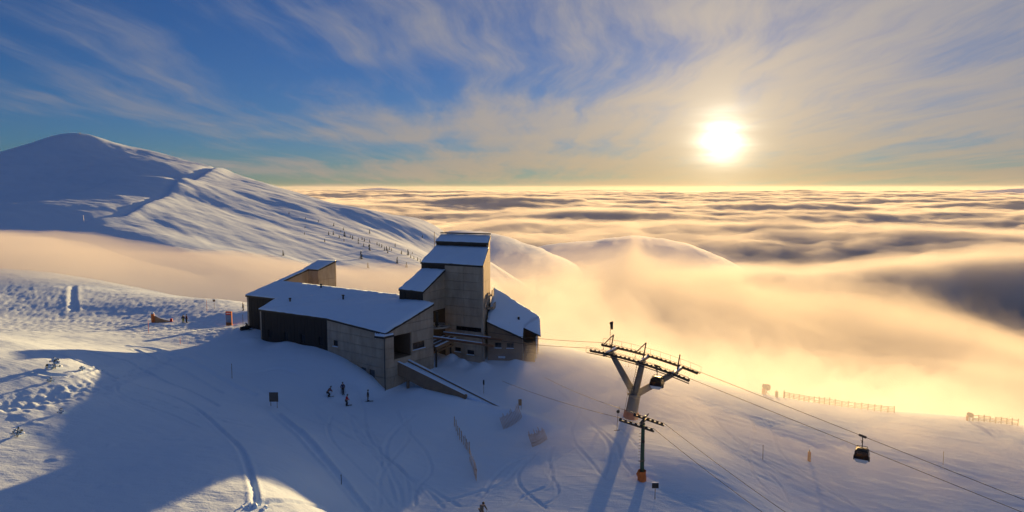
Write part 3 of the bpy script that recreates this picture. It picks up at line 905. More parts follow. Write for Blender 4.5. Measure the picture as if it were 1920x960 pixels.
MB().tube([(-20.05, 106.75, 11.6), (-20.05, 106.75, 3.0)], 0.07, 6).build('downpipe', 'dark_steel', hall)
for x_, y_, z_ in ((-40.5, 124.8, 13.9), (-30.6, 124.0, 14.6), (-36.5, 131.0, 15.6)):
    v_ = MB().tube([(x_, y_, z_ - 0.5), (x_, y_, z_ + 0.9)], 0.16, 8).build('roof_vent', 'dark_steel', hall)
    MB().tube([(x_, y_, z_ + 0.92), (x_, y_, z_ + 1.1)], 0.26, 8).build('vent_cowl', 'dark_steel', v_)
# high wedge at the back of the hall
W0, W1, W2, W3 = (-43.5, 143.71, 18.13), (-40.1, 141.9, 18.13), (-37.56, 146.67, 19.5), (-41.43, 147.62, 19.55)
wed = thing('roof_wedge', 'tall concrete wedge with slanting snow roof rising at the back of the hall', 'building', (-41, 144, 8))
WP = [W1, W2, W3, W0]
MB().prism([tuple(p) for p in offset_poly([p[:2] for p in WP], 0.25)], 2.0, [p[2] - 0.3 for p in WP]).build('wall', 'core', wed)
facade(wed, 'concrete_panel', 'concrete', W0, W1, 4.0, W0[2] - 0.28, W1[2] - 0.28, [2.0], [15.9], [], 0.25)
facade(wed, 'concrete_panel', 'concrete', W1, W2, 4.0, W1[2] - 0.28, W2[2] - 0.28, [2.8], [15.9], [], 0.25)
facade(wed, 'concrete_panel', 'concrete', W2, W3, 4.0, W2[2] - 0.28, W3[2] - 0.28, [], [], [], 0.25)
roof_slab(wed, WP, 0.26, 0.1); snow_cover(wed, WP, 0.26, 0.05, 13, 0.7)
ox, oy = 0.883 * 1.2, -0.469 * 1.2
SP = [(pL2[0] + ox, pL2[1] + oy, 16.45), (W0[0] + ox, W0[1] + oy, 18.1), (W0[0], W0[1], 18.1), (pL2[0], pL2[1], 16.45)]
MB().prism([p[:2] for p in SP], 6.0, [p[2] - 0.3 for p in SP]).build('wing_wall', 'concrete', wed)
roof_slab(wed, SP, 0.26, 0.06, 'wing_coping'); snow_cover(wed, SP, 0.22, 0.02, 15, 0.6)

# ------------------------------------------------------------------ the tower with its stair shaft
tower = thing('station_tower', 'tall concrete station tower with stepped snowy roofs above the hall', 'building', (-10, 124, 3))
tT, tT1, tT0, tT2, tT3 = (-12.08, 123.52, 21.4), (-5.11, 119.81, 21.45), (-16.60, 125.92, 21.4), (-4.0, 126.15, 26.25), (-13.53, 131.69, 26.1)
sL, sR = (-14.31, 130.23), (-4.29, 124.49)
R1 = [tT0, tT1, (sR[0], sR[1], 24.2), (sL[0], sL[1], 24.1)]
R2 = [(sL[0], sL[1], 24.95), (sR[0], sR[1], 25.05), tT2, tT3]
MB().prism([tuple(p) for p in offset_poly([p[:2] for p in R1 ], 0.28)], 1.0, [p[2] - 0.3 for p in R1]).build('wall', 'core', tower)
MB().prism([tuple(p) for p in offset_poly([p[:2] for p in R2], 0.28)], 1.0, [p[2] - 0.3 for p in R2]).build('wall', 'black_boards', tower)
TTw = [(2.29, 7.73, 9.6, 10.32), (2.02, 3.27, 5.7, 6.4), (4.62, 6.06, 5.45, 6.2)]
facade(tower, 'concrete_panel', 'concrete', tT, tT1, 1.0, 21.12, 21.15, [4.0], [5.3, 6.9, 8.2, 9.58, 10.34, 12.4, 13.9, 15.4, 16.9, 18.4, 19.9], TTw, stagger=0.02)
facade(tower, 'fascia_board', 'black_boards', tT0, tT, 13.4, 21.1, 21.12, [1.3, 2.6, 3.9], [], [], stagger=0.02)
facade(tower, 'concrete_panel', 'concrete', tT1, sR, 1.0, 21.15, 23.92, [2.4], [6.9, 9.45, 12.4, 15.4, 18.4], [(2.2, 3.6, 13.2, 14.6)], stagger=0.02)
facade(tower, 'concrete_panel', 'concrete', sR, tT2, 1.0, 24.75, 25.95, [], [6.9, 9.45, 12.4, 15.4, 18.4, 21.4], [], stagger=0.02)
facade(tower, 'side_wall', 'black_boards', (sL[0], sL[1]), tT0, 13.4, 23.8, 21.1)
facade(tower, 'side_wall', 'black_boards', tT3, (sL[0], sL[1]), 13.4, 25.8, 24.65)
window(tower, tT, tT1, *TTw[0], mull=4, sill=False)
window(tower, tT, tT1, *TTw[1]); window(tower, tT, tT1, *TTw[2])
facade(tower, 'step_fascia', 'black_boards', (sL[0], sL[1]), (sR[0], sR[1]), 23.6, 24.66, 24.76, [3, 6, 9], [], [], thick=0.1)
roof_slab(tower, R1, 0.28, 0.12); snow_cover(tower, R1, 0.30, 0.05, 23, 0.8)
roof_slab(tower, R2, 0.28, 0.12); snow_cover(tower, R2, 0.26, 0.05, 33, 0.7)
cp = MB(); cp.beam((tT3[0] - .05, tT3[1] + .05, 26.45), (tT2[0] + .05, tT2[1] + .05, 26.6), 0.3, 0.22); cp.build('coping', 'fascia', tower)
MB().tube([(-14.75, 131.2, 22.5), (-14.75, 131.2, 26.6)], 0.06, 6).build('antenna', 'dark_steel', tower)
dS = (Vector(tT2[:2]) - Vector(tT1[:2])).normalized(); nS = Vector((dS.y, -dS.x))
for u_, z_, dp, ln in ((4.6, 15.6, 0.9, 1.6), (4.4, 13.3, 1.25, 2.2), (4.2, 11.2, 1.0, 2.2)):
    q = Vector(tT1[:2]) + dS * u_ + nS * (dp / 2)
    s_ = MB().box((q.x, q.y, z_), (dp, ln, 0.22), math.atan2(dS.y, dS.x) - R(90)).build('balcony', 'concrete', tower)
    e_ = Vector(tT1[:2]) + dS * u_ + nS * (dp - 0.07)
    MB().box((e_.x, e_.y, z_ + 0.55), (0.12, ln, 0.85), math.atan2(dS.y, dS.x) - R(90)).build('parapet', 'concrete', s_)
lg = MB(); a_ = Vector(tT1[:2]) + dS * 0.6 + nS * 0.12; b_ = Vector(tT1[:2]) + dS * 4.2 + nS * 0.12
lg.beam((a_.x, a_.y, 13.9), (b_.x, b_.y, 15.9), 0.3, 0.55); lg.build('stair_parapet', 'concrete', tower)
# the shaft that climbs from the hall roof to the tower
S0, S1_, S2_ = (-15.28, 117.5, 17.24), (-19.72, 119.86, 17.35), (-16.3, 126.4, 20.35)
SHP = [S1_, S0, (tT[0], tT[1], 20.3), S2_]
MB().prism([tuple(p) for p in offset_poly([p[:2] for p in SHP], 0.26)], 13.45, [p[2] - 0.3 for p in SHP]).build('shaft_wall', 'core', tower)
facade(tower, 'concrete_panel', 'concrete', S0, (tT[0], tT[1]), 13.4, S0[2] - 0.28, 20.0, [], [15.4, 16.9, 18.4], [], 0.26, stagger=0.02)
facade(tower, 'fascia_board', 'black_boards', S1_, S0, 13.4, S1_[2] - 0.28, S0[2] - 0.28, [1.25, 2.5, 3.75], [], [], 0.26, stagger=0.02)
facade(tower, 'side_wall', 'black_boards', S2_, S1_, 13.4, S2_[2] - 0.28, S1_[2] - 0.28, [], [], [], 0.26)
roof_slab(tower, SHP, 0.28, 0.1); snow_cover(tower, SHP, 0.30, 0.05, 43, 0.7)
# open bay under the shaft: return wheel, plank deck, guide beams
zb_ = 8.2
dk = [Vector((-12.9, 115.3)), Vector((-10.6, 121.2))]
dv = (dk[1] - dk[0]).normalized(); dn = Vector((-dv.y, dv.x))
for k in range(9):
    p0 = dk[0] + dn * (0.05 + 0.42 * k) ; p1 = dk[1] + dn * (0.05 + 0.42 * k) + dv * 2
    MB().beam((p0.x, p0.y, zb_), (p1.x, p1.y, zb_), 0.30, 0.14).build('deck_plank', 'roof_snow' if k in (0, 3, 6) else 'grey_wood', tower)
MB().beam((dk[0].x + .15, dk[0].y, zb_ - 0.35), (dk[1].x + .15, dk[1].y, zb_ - 0.35), 0.25, 0.5).build('deck_beam', 'wood', tower)
MB().beam((dk[0].x - .6, dk[0].y + .6, zb_ - 1.3), (dk[1].x + .1, dk[1].y, zb_ - 1.1), 0.2, 0.35).build('deck_beam', 'wood', tower)
for q in (dk[0] + dv * 0.8 + dn * 0.4, dk[1] + dn * 0.4):
    MB().tube([(q.x, q.y, 1.0), (q.x, q.y, zb_ - 0.2)], 0.16, 8).build('deck_post', 'dark_steel', tower)
bw = MB()
for k in range(24):
    a0, a1 = 2 * math.pi * k / 24, 2 * math.pi * (k + 1) / 24
    bw.beam((-13.2 + 2.2 * math.cos(a0), 119.6 + 2.2 * math.sin(a0), 10.9), (-13.2 + 2.2 * math.cos(a1), 119.6 + 2.2 * math.sin(a1), 10.9), 0.3, 0.3)
for k in range(6):
    a0 = math.pi * k / 3
    bw.beam((-13.2, 119.6, 10.9), (-13.2 + 2.1 * math.cos(a0), 119.6 + 2.1 * math.sin(a0), 10.9), 0.16, 0.14)
bw.build('return_wheel', 'steel', tower)
MB().tube([(-13.2, 119.6, 10.7), (-13.2, 119.6, 13.4)], 0.3, 10).build('wheel_axle', 'dark_steel', tower)
for a, b2 in (((832, 624.5, 119.5), (940, 637, 115.2)), ((813, 633, 115.4), (925, 648.5, 111.2))):
    p, q = at(*a), at(*b2)
    g_ = MB().beam(p, q, 0.30, 0.36).build('guide_beam', 'rust', tower)
    MB().beam(p + Vector((0, 0, 0.25)), p.lerp(q, 0.82) + Vector((0, 0, 0.24)), 0.26, 0.12, w2=0.18, h2=0.06).build('snow_cap', 'roof_snow', g_)
for k_, (p, q) in enumerate(((at(905, 645, 111.9), at(905, 634, 116.6)),)):
    MB().beam(p, q, 0.22, 0.3).build('cross_beam', 'rust', tower)
MB().tube([(-5.0, 119.55, 9.4), (-5.0, 119.55, 2.5)], 0.16, 8).build('downpipe', 'galvanised', tower)

# ------------------------------------------------------------------ the small house on the right of the tower
house = thing('station_house', 'small concrete house with steep snowy roof and porch steps beside the tower', 'building', (0, 123, 3))
hH, hH1, hH3 = Vector((-4.36, 121.2, 11.32)), Vector((1.79, 120.34, 8.53)), Vector((-3.31, 129.0, 16.27))
hn = (hH1 - hH).cross(hH3 - hH)
def hz(x, y):
    return hH.z - (hn.x * (x - hH.x) + hn.y * (y - hH.y)) / hn.z
def hp(x, y):
    return (x, y, hz(x, y))
HB = [hp(-4.36, 121.2), hp(1.79, 120.34), hp(2.0, 124.4), hp(4.75, 124.0), hp(4.92, 126.0), hp(-3.31, 129.0)]
MB().prism([tuple(p) for p in offset_poly([p[:2] for p in HB], 0.26)], 0.5, [p[2] - 0.35 for p in HB]).build('wall', 'core', house)
HWw = [(1.34, 2.49, 6.7, 7.55), (3.45, 4.69, 6.7, 7.55), (1.81, 3.25, 4.65, 5.2)]
facade(house, 'concrete_panel', 'brown_concrete', HB[0], HB[1], 0.5, HB[0][2] - 0.3, HB[1][2] - 0.3, [3.0], [5.7, 8.3], HWw, 0.26, stagger=0.015)
facade(house, 'porch_wall', 'brown_concrete', HB[1], HB[2], 0.5, HB[1][2] - 0.3, HB[2][2] - 0.3, [], [], [], 0.26)
facade(house, 'porch_wall', 'brown_concrete', HB[2], HB[3], 0.5, HB[2][2] - 0.3, HB[3][2] - 0.3, [], [], [(0.5, 1.9, 7.3, 9.5)], 0.26)
facade(house, 'side_wall', 'brown_concrete', HB[3], HB[4], 0.5, HB[3][2] - 0.3, HB[4][2] - 0.3, [], [], [], 0.26)
facade(house, 'side_wall', 'brown_concrete', HB[4], HB[5], 0.5, HB[4][2] - 0.3, HB[5][2] - 0.3, [], [], [], 0.26)
window(house, HB[0], HB[1], *HWw[0], mull=1, snow=True); window(house, HB[0], HB[1], *HWw[1], mull=1)
window(house, HB[0], HB[1], *HWw[2], pane='roof_snow', sill=False)
d_ = MB().beam((2.5, 124.2, 8.4), (3.9, 124.0, 8.4), 0.1, 2.15).build('door', 'rust', house)
MB().beam((3.65, 124.0, 8.1), (3.65, 123.85, 8.1), 0.08, 0.08).build('handle', 'steel', d_)
HR = [hp(-4.36, 121.2), hp(1.79, 120.34), hp(1.95, 122.3), (2.1, 122.3, hz(2.1, 122.3) + 0.25), (5.0, 121.7, hz(5.0, 121.7) + 0.35), hp(5.0, 126.0), hp(-3.31, 129.0)]
roof_slab(house, HR, 0.22, 0.14); snow_cover(house, HR, 0.26, 0.10, 53, 0.6)
MB().tube([(1.2, 123.6, hz(1.2, 123.6)), (1.2, 123.6, hz(1.2, 123.6) + 0.75)], 0.2, 8).build('roof_vent', 'dark_steel', house)
facade(house, 'wing_wall', 'brown_concrete', (4.55, 121.9), (4.65, 124.0), 0.5, hz(4.6, 121.9), hz(4.6, 124.0), [], [], [], 0.24)
MB().tube([(4.4, 121.75, 3.0), (4.4, 121.75, hz(4.4, 121.75))], 0.13, 8).build('porch_post', 'white_paint', house)
for k in range(10):
    MB().box((3.1, 122.6 - 0.30 * k, 7.2 - 0.33 * k - 0.16), (1.9, 0.31, 0.33), R(-4)).build('step', 'brown_concrete', house)
MB().beam((2.1, 122.8, 7.9), (2.05, 119.7, 4.7), 0.06, 0.08).build('handrail', 'dark_steel', house)
MB().beam((1.9, 120.2, 8.3), (1.9, 120.2, 3.0), 0.12, 0.12).build('downpipe', 'galvanised', house)
for p_, q_ in (((2.1, 122.8, 7.1), (2.1, 122.8, 7.95)), ((2.05, 119.7, 4.0), (2.05, 119.7, 4.75))):
    MB().tube([p_, q_], 0.035, 6).build('rail_post', 'dark_steel', house)

# ------------------------------------------------------------------ old concrete ramp running down from the hall gate
ramp = thing('concrete_ramp', 'old concrete ramp of two brown walls running down from the hall gate', 'ramp', (-12, 107, 4))
def ramp_wall(a, b, hh, w):
    p, q = at(*a), at(*b)
    wl = MB().beam(p - Vector((0, 0, hh / 2)), q - Vector((0, 0, hh / 2)), w, hh).build('ramp_wall', 'brown_concrete', ramp)
    MB().beam(p + Vector((0, 0, 0.06)), q + Vector((0, 0, 0.06)), w * 0.8, 0.12).build('snow_cap', 'roof_snow', wl)
ramp_wall((752, 668, 111.8), (945, 766, 102.2), 1.1, 0.5)
ramp_wall((744, 677, 109.3), (872, 740, 103.5), 2.1, 0.45)
p0, p1, p2, p3 = at(752, 672, 111.6), at(935, 763, 102.6), at(850, 732, 104.6), at(744, 682, 109.4)
MB().add([p0, p1, p2, p3] + [p - Vector((0, 0, 0.4)) for p in (p0, p1, p2, p3)], [(0, 1, 2, 3), (7, 6, 5, 4), (0, 4, 5, 1), (1, 5, 6, 2), (2, 6, 7, 3), (3, 7, 4, 0)]).build('ramp_snow', 'roof_snow', ramp)
for k_, f_ in enumerate((0.2, 0.5)):
    a_ = p3.lerp(p2, f_); MB().tube([(a_.x, a_.y, 0.5), (a_.x, a_.y, a_.z - 0.5)], 0.25, 8).build('ramp_post', 'brown_concrete', ramp)
# ------------------------------------------------------------------ gondola lift: ropes, tower, cabins
LDIR = Vector((0.866, -0.5, 0)).normalized(); LPERP = Vector((0.5, 0.866, 0)).normalized()
LC = at(1206, 666, 104.0)
HALF = 2.3
def rope_pt(k, side):
    """rope height along the line: level from the station, over the tower, then down the slope"""
    p = LC + LDIR * k + LPERP * (HALF * side)
    if k < -8:
        tt = (k + 8) / -26.0
        z = LC.z + 0.62 - 0.35 * tt - 0.9 * math.sin(math.pi * min(tt, 1)) * 0.5
    elif k <= 8:
        z = LC.z + 0.62 - 0.045 * (k + 8) - 0.0075 * (k + 8) ** 2
    else:
        k2 = k - 8
        z8 = LC.z + 0.62 - 0.045 * 16 - 0.0075 * 256; sl = (z8 - at(1622, 826, 89.0).z) / 22.0
        z = z8 - sl * k2
    return Vector((p.x, p.y, z))
for side, nm in ((1, 'upper'), (-1, 'lower')):
    ks = list(np.arange(-34, -8, 1.0)) + list(np.arange(-8, 8, 0.5)) + list(np.arange(8, 75, 1.5))
    tag(MB().tube([rope_pt(k, side) for k in ks], 0.036, 6).build('haul_rope', 'rope', None, True),
        'farther haul rope of the gondola lift, carrying the cabin out on the slope' if side > 0 else 'nearer haul rope of the gondola lift, running lowest over the slope', 'cable', 'gondola ropes')

lt = thing('lift_tower', 'big grey lift tower with three splayed legs and long rows of rope wheels', 'lift tower', tuple(at(1178, 797, 104.4)))
base = at(1177, 800, 104.4); jun = at(1190, 741, 104.2)
base.z -= 1.2
MB().tube([base, base.lerp(jun, 0.5), jun], [1.05, 0.95, 0.88], 20).build('trunk', 'galvanised', lt, True)
pd = (jun - base).normalized()
MB().tube([base + pd * 0.6, base + pd * 1.2, base + pd * 3.6, base + pd * 3.75], [1.22, 1.22, 1.16, 1.0], 20).build('safety_pad', 'orange_pad', lt, True)
MB().tube([jun - pd * 0.25, jun + pd * 0.3], [0.92, 0.92], 20).build('collar', 'galvanised', lt, True)
heads = []
for k in (-5.3, 0.0, 5.3):
    h = (rope_pt(k, 1) + rope_pt(k, -1)) / 2
    h.z -= 0.55
    heads.append(h)
    MB().tube([jun, jun.lerp(h, 0.5), h], [0.54, 0.50, 0.42], 14).build('leg', 'galvanised', lt, True)
    a_ = MB().beam(h - LPERP * (HALF + 0.5), h + LPERP * (HALF + 0.5), 0.3, 0.36).build('cross_arm', 'galvanised', lt)
    MB().beam(h - LPERP * 1.9 + Vector((0, 0, 0.3)), h + LPERP * 1.9 + Vector((0, 0, 0.3)), 0.36, 0.12).build('snow_cap', 'roof_snow', a_)
wheel_me = None
for side in (1, -1):
    bm_ = MB()
    for k in np.arange(-7.8, 7.8, 0.6):
        p, q = rope_pt(k, side), rope_pt(k + 0.6, side)
        bm_.beam(p - Vector((0, 0, 0.40)), q - Vector((0, 0, 0.40)), 0.16, 0.32)
    bm_.build('sheave_beam', 'dark_steel', lt)
    cw = MB()
    for k in np.arange(-8.0, 8.0, 0.8):
        p, q = rope_pt(k, side), rope_pt(k + 0.8, side)
        off = LPERP * (0.85 * side) - Vector((0, 0, 0.5))
        cw.beam(p + off, q + off, 0.36, 0.04)
    cw.build('catwalk', 'dark_steel', lt)
    rl = MB()
    for k in np.arange(-8.0, 8.01, 1.6):
        p = rope_pt(k, side) + LPERP * (1.1 * side) - Vector((0, 0, 0.5))
        rl.tube([p, p + Vector((0, 0, 1.0))], 0.022, 5)
    for k in np.arange(-8.0, 8.0, 0.8):
        p, q = rope_pt(k, side), rope_pt(k + 0.8, side)
        off = LPERP * (1.1 * side) + Vector((0, 0, 0.5))
        rl.tube([p + off, q + off], 0.022, 5)
    rl.build('guard_rail', 'dark_steel', lt)
    for k in np.arange(-7.7, 7.75, 0.7):
        c_ = rope_pt(k, side) - Vector((0, 0, 0.30))
        if wheel_me is None:
            w_ = MB().tube([-LPERP * 0.06, LPERP * 0.06], 0.21, 14)
            o_ = w_.build('sheave_wheel', 'rubber', lt); wheel_me = o_.data
        else:
            o_ = bpy.data.objects.new('sheave_wheel', wheel_me); C.objects.link(o_)
        o_.parent = lt; o_.matrix_parent_inverse = Matrix.Translation(lt.location).inverted(); o_.location = c_
for i, h in enumerate(heads):
    t0 = h + Vector((0, 0, 0.2)); lean = (heads[0] - heads[2]).cross(LPERP).normalized()
    if lean.z < 0:
        lean = -lean
    top = t0 + lean * (2.6 if i != 2 else 2.5)
    MB().tube([t0, top], 0.10, 8).build('maintenance_frame', 'dark_steel', lt)
    if i < 2:
        f_ = t0 - LDIR * 1.3 - Vector((0, 0, 0.0))
        MB().tube([f_, f_ + lean * 0.9, top], 0.08, 8).build('maintenance_frame', 'dark_steel', lt)
g_ = heads[0] + Vector((-0.1, 0.4, 0.2))
mast = MB().tube([g_, g_ + Vector((0.05, 0, 4.1))], 0.04, 6).build('wind_mast', 'dark_steel', lt)
MB().tube([g_ + Vector((0.05, 0, 4.1)), g_ + Vector((0.2, -0.05, 4.5)), g_ + Vector((0.3, -0.05, 3.3))], [0.18, 0.28, 0.16], 8).build('wind_sock', 'dark_steel', mast)
ld = MB(); la, lb = jun + Vector((-0.55, -0.5, 0.2)), heads[1] + Vector((-0.75, -0.3, -0.2))
sd = Vector((0.25, -0.3, 0)).normalized() * 0.2
ld.tube([la - sd, lb - sd], 0.03, 5); ld.tube([la + sd, lb + sd], 0.03, 5)
lad = ld.build('ladder', 'dark_steel', lt)
for k in range(14):
    p = la.lerp(lb, (k + 0.5) / 14)
    MB().tube([p - sd, p + sd], 0.022, 5).build('rung', 'dark_steel', lad)
ld = MB(); la, lb = base + pd * 3.4 + Vector((-1.05, -0.3, 0)), jun + Vector((-0.95, -0.25, 0.4))
ld.tube([la - sd, lb - sd], 0.03, 5); ld.tube([la + sd, lb + sd], 0.03, 5); ld.build('ladder', 'dark_steel', lt)
pl = MB().box(tuple(jun + Vector((-0.7, -0.5, 0.35))), (1.0, 0.9, 0.06)).build('rest_platform', 'dark_steel', lt)
cage = MB()
for dx, dy in ((-.5, -.45), (.5, -.45), (-.5, .45)):
    cage.tube([jun + Vector((-0.7 + dx, -0.5 + dy, 0.35)), jun + Vector((-0.7 + dx, -0.5 + dy, 1.4))], 0.025, 5)
cage.tube([jun + Vector((-1.2, -0.05, 1.4)), jun + Vector((-1.2, -0.95, 1.4)), jun + Vector((-0.2, -0.95, 1.4))], 0.025, 5)
cage.build('platform_rail', 'dark_steel', lt)

def cabin(k, side, label, s=1.0, yaw=0.0):
    g = rope_pt(k, side)
    c = thing('gondola_cabin', label, 'cable car', tuple(g), 'gondola cabins on the rope')
    ax = LDIR.copy(); ay = LPERP.copy()
    if yaw:
        M_ = Matrix.Rotation(yaw, 3, 'Z'); ax = M_ @ ax; ay = M_ @ ay
    def W(a, b, z):
        return g + (ax * a + ay * b) * s + Vector((0, 0, z * s))
    slope = (rope_pt(k + 0.5, side) - rope_pt(k - 0.5, side)).normalized()
    MB().beam(g - slope * 0.48, g + slope * 0.48, 0.22, 0.26).build('grip', 'dark_steel', c)
    MB().tube([W(0, 0, 0), W(0.03, -0.08, -0.8), W(0, -0.05, -1.75)], [0.07, 0.06, 0.07], 8).build('hanger', 'dark_steel', c)
    MB().tube([W(-0.25, -0.08, -0.62), W(-0.05, -0.08, -0.68), W(-0.1, -0.08, -1.0)], 0.035, 6).build('door_lever', 'dark_steel', c)
    # body: rounded barrel in horizontal rings
    def ring(z, hx, hy, r, n=6):
        out = []
        for cx, cy, a0 in ((hx - r, hy - r, 0), (-hx + r, hy - r, 90), (-hx + r, -hy + r, 180), (hx - r, -hy + r, 270)):
            for q in range(n):
                a = R(a0 + 90 * q / (n - 1)); out.append((cx + r * math.cos(a), cy + r * math.sin(a), z))
        return out
    def loft(name, rings, mat, capb=True, capt=True):
        vs = [W(*p) for rg in rings for p in rg]; n = len(rings[0]); fs = []
        for i in range(len(rings) - 1):
            fs += [(i * n + q, i * n + (q + 1) % n, (i + 1) * n + (q + 1) % n, (i + 1) * n + q) for q in range(n)]
        if capb: fs.append(tuple(range(n - 1, -1, -1)))
        if capt: fs.append(tuple((len(rings) - 1) * n + q for q in range(n)))
        return MB().add(vs, fs).build(name, mat, c, True)
    loft('lower_body', [ring(-3.85, 0.70, 0.68, 0.2), ring(-3.75, 0.80, 0.78, 0.22), ring(-3.25, 0.98, 0.95, 0.25)], 'white_paint')
    loft('seat_bench', [ring(-3.24, 0.9, 0.88, 0.2), ring(-3.0, 0.93, 0.9, 0.2)], 'rust')
    loft('glazing', [ring(-3.24, 0.97, 0.94, 0.25), ring(-2.9, 1.0, 0.97, 0.26), ring(-2.1, 0.84, 0.82, 0.24)], 'cabin_glass', False, False)
    rf = loft('roof', [ring(-2.12, 0.87, 0.85, 0.25), ring(-2.0, 0.80, 0.78, 0.25), ring(-1.88, 0.62, 0.6, 0.22)], 'dark_steel')
    for sx_ in (-1, 1):
        for sy_ in (-1, 1):
            MB().tube([W(0.93 * sx_, 0.90 * sy_, -3.26), W(0.96 * sx_, 0.93 * sy_, -2.9), W(0.79 * sx_, 0.77 * sy_, -2.05)], 0.06, 6).build('corner_post', 'dark_steel', c)
    for sx_ in (-1, 1):
        MB().beam(W(1.0 * sx_, -0.35, -3.35), W(1.0 * sx_, 0.35, -3.35), 0.16, 0.5).build('ski_holder', 'dark_steel', c)
    fr = MB()
    fr.tube([W(-0.7, -0.6, -1.7), W(0.7, -0.6, -1.7), W(0.7, 0.6, -1.7), W(-0.7, 0.6, -1.7), W(-0.7, -0.6, -1.7)], 0.04, 6)
    for sx_ in (-1, 1):
        for sy_ in (-1, 1):
            fr.tube([W(0.7 * sx_, 0.6 * sy_, -1.7), W(0.6 * sx_, 0.55 * sy_, -2.0)], 0.035, 6)
    fr.build('roof_frame', 'dark_steel', rf)
    return c
cabin(30.3, 1, 'gondola cabin with grey base hanging alone over the open slope', 0.92)
cabin(3.0, -1, 'gondola cabin passing between the legs of the big lift tower', 0.88)

# ------------------------------------------------------------------ T-bar drag lift: small green tower, ropes, tow bars
tb = thing('drag_lift_tower', 'slender green drag lift tower with torn orange pad at its foot', 'lift tower', tuple(at(1203, 908, 80)))
b0 = at(1203, 913, 80); t0 = at(1206, 793, 79.6)
MB().tube([b0 - Vector((0, 0, .6)), t0], [0.27, 0.21], 14).build('mast', 'green_paint', tb, True)
md = (t0 - b0).normalized()
TD = Vector((0.90, -0.42, 0)).normalized(); TP = Vector((0.42, 0.90, 0))
pad = MB()
rnd = random.Random(4)
rings_ = [[b0 + md * (0.0 + 0.42 * i) + Vector((math.cos(a), math.sin(a), 0)) * (0.46 + 0.10 * rnd.random() + (0.14 if i in (1, 4) and 4 < q < 8 else 0)) for q, a in enumerate([2 * math.pi * j / 12 for j in range(12)])] for i in range(6)]
pad.add([p for r_ in rings_ for p in r_], [(i * 12 + q, i * 12 + (q + 1) % 12, (i + 1) * 12 + (q + 1) % 12, (i + 1) * 12 + q) for i in range(5) for q in range(12)])
pad.build('safety_pad', 'orange_pad', tb)
MB().beam(t0 - TP * 1.25 + Vector((0, 0, 0.1)), t0 + TP * 1.25 + Vector((0, 0, 0.1)), 0.18, 0.2).build('cross_arm', 'dark_steel', tb)
MB().beam(t0 - TP * 0.9 - TD * .2 + Vector((0, 0, 0.2)), t0 + TP * 1.3 + TD * .3 + Vector((0, 0, 0.75)), 0.1, 0.12).build('brace', 'dark_steel', tb)
MB().tube([t0 + Vector((0, 0, 0)), t0 + Vector((0.25, 0, 0.9))], 0.08, 8).build('brace', 'dark_steel', tb)
tbar_ends = {}
for side, ext in ((1, (-1.5, 2.2)), (-1, (-2.6, 1.6))):
    c_ = t0 + TP * (1.25 * side)
    p_ = c_ + TD * ext[0] + Vector((0, 0, 0.36)); q_ = c_ + TD * ext[1] - Vector((0, 0, 0.40))
    MB().beam(p_, q_, 0.14, 0.2).build('sheave_beam', 'dark_steel', tb)
    for k in range(7):
        w0 = p_.lerp(q_, (k + 0.3) / 6.8) + Vector((0, 0, 0.14))
        MB().tube([w0 - TP * 0.05, w0 + TP * 0.05], 0.17, 10).build('sheave_wheel', 'rubber', tb)
    tbar_ends[side] = (p_, q_)
for k in range(12):
    s_ = b0 + md * (2.6 + 0.38 * k) + Vector((-0.25, -0.1, 0))
    MB().tube([s_, s_ + Vector((-0.26, 0, 0))], 0.02, 5).build('rung', 'dark_steel', tb)
def sag_rope(p, q, sag, r=0.028):
    return [p.lerp(q, k / 24) - Vector((0, 0, sag * 4 * (k / 24) * (1 - k / 24))) for k in range(25)]
up = Vector((0, 0, 0.30))
for side, far, near in ((1, at(1000, 696, 121), at(1475, 962, 66)), (-1, at(918, 704, 118), at(1432, 962, 66))):
    p_, q_ = tbar_ends[side]
    pts = sag_rope(far, p_ + up, 0.5) + sag_rope(q_ + up, near, 0.15)
    pts += [near + (near - q_).normalized() * 30]
    tag(MB().tube(pts, 0.026, 6).build('drag_rope', 'rope', None, True),
        'thin drag lift rope on the far side of the green tower' if side > 0 else 'thin drag lift rope on the near side of the green tower', 'cable', 'drag lift ropes')
for i, (pa, lab) in enumerate(((at(1159, 770, 83.5), 'tow bar hanging from the drag rope left of the green tower'), (at(1206, 826, 79.0), 'tow bar hanging close to the green drag lift mast'))):
    tw = thing('tow_bar', lab, 'tow bar', tuple(pa), 'tow bars of the drag lift')
    MB().tube([pa + Vector((0.12, 0, 0.55)), pa + Vector((0.1, 0, 0)), pa], 0.03, 6).build('hanger', 'dark_steel', tw)
    MB().tube([pa - TP * 0.08 - Vector((0, 0, .12)), pa + TP * 0.08 - Vector((0, 0, .12))], 0.2, 10).build('spring_box', 'dark_steel', tw)
    MB().tube([pa - Vector((0, 0, 0.2)), pa - Vector((0.12, 0, 2.5))], 0.028, 6).build('rod', 'dark_steel', tw)
    MB().tube([pa - Vector((0.5, 0.1, 2.5)), pa - Vector((-0.26, -0.1, 2.5))], 0.04, 6).build('crossbar', 'wood', tw)

# ------------------------------------------------------------------ things are set down on the ground through this
def spot(px, py, lo=40, hi=300):
    """the place on the snow that the photograph shows at (px, py)"""
    Ys_ = np.linspace(lo, hi, 2600)
    d = at(px, py, 1.0) - Vector((0, 0, CAM_Z))
    X_, Z_ = d.x * Ys_, CAM_Z + d.z * Ys_
    M_ = ground_fn(X_, Ys_)
    k = np.nonzero(Z_ < M_)[0]
    i = k[0] if len(k) else len(Ys_) - 1
    x, y = float(X_[i]), float(Ys_[i])
    if px > 1000 and y > 168 and hi == 300:        # over the crest: come back down to it
        return spot(px, py + 1.5)
    return Vector((x, y, gz(x, y)))

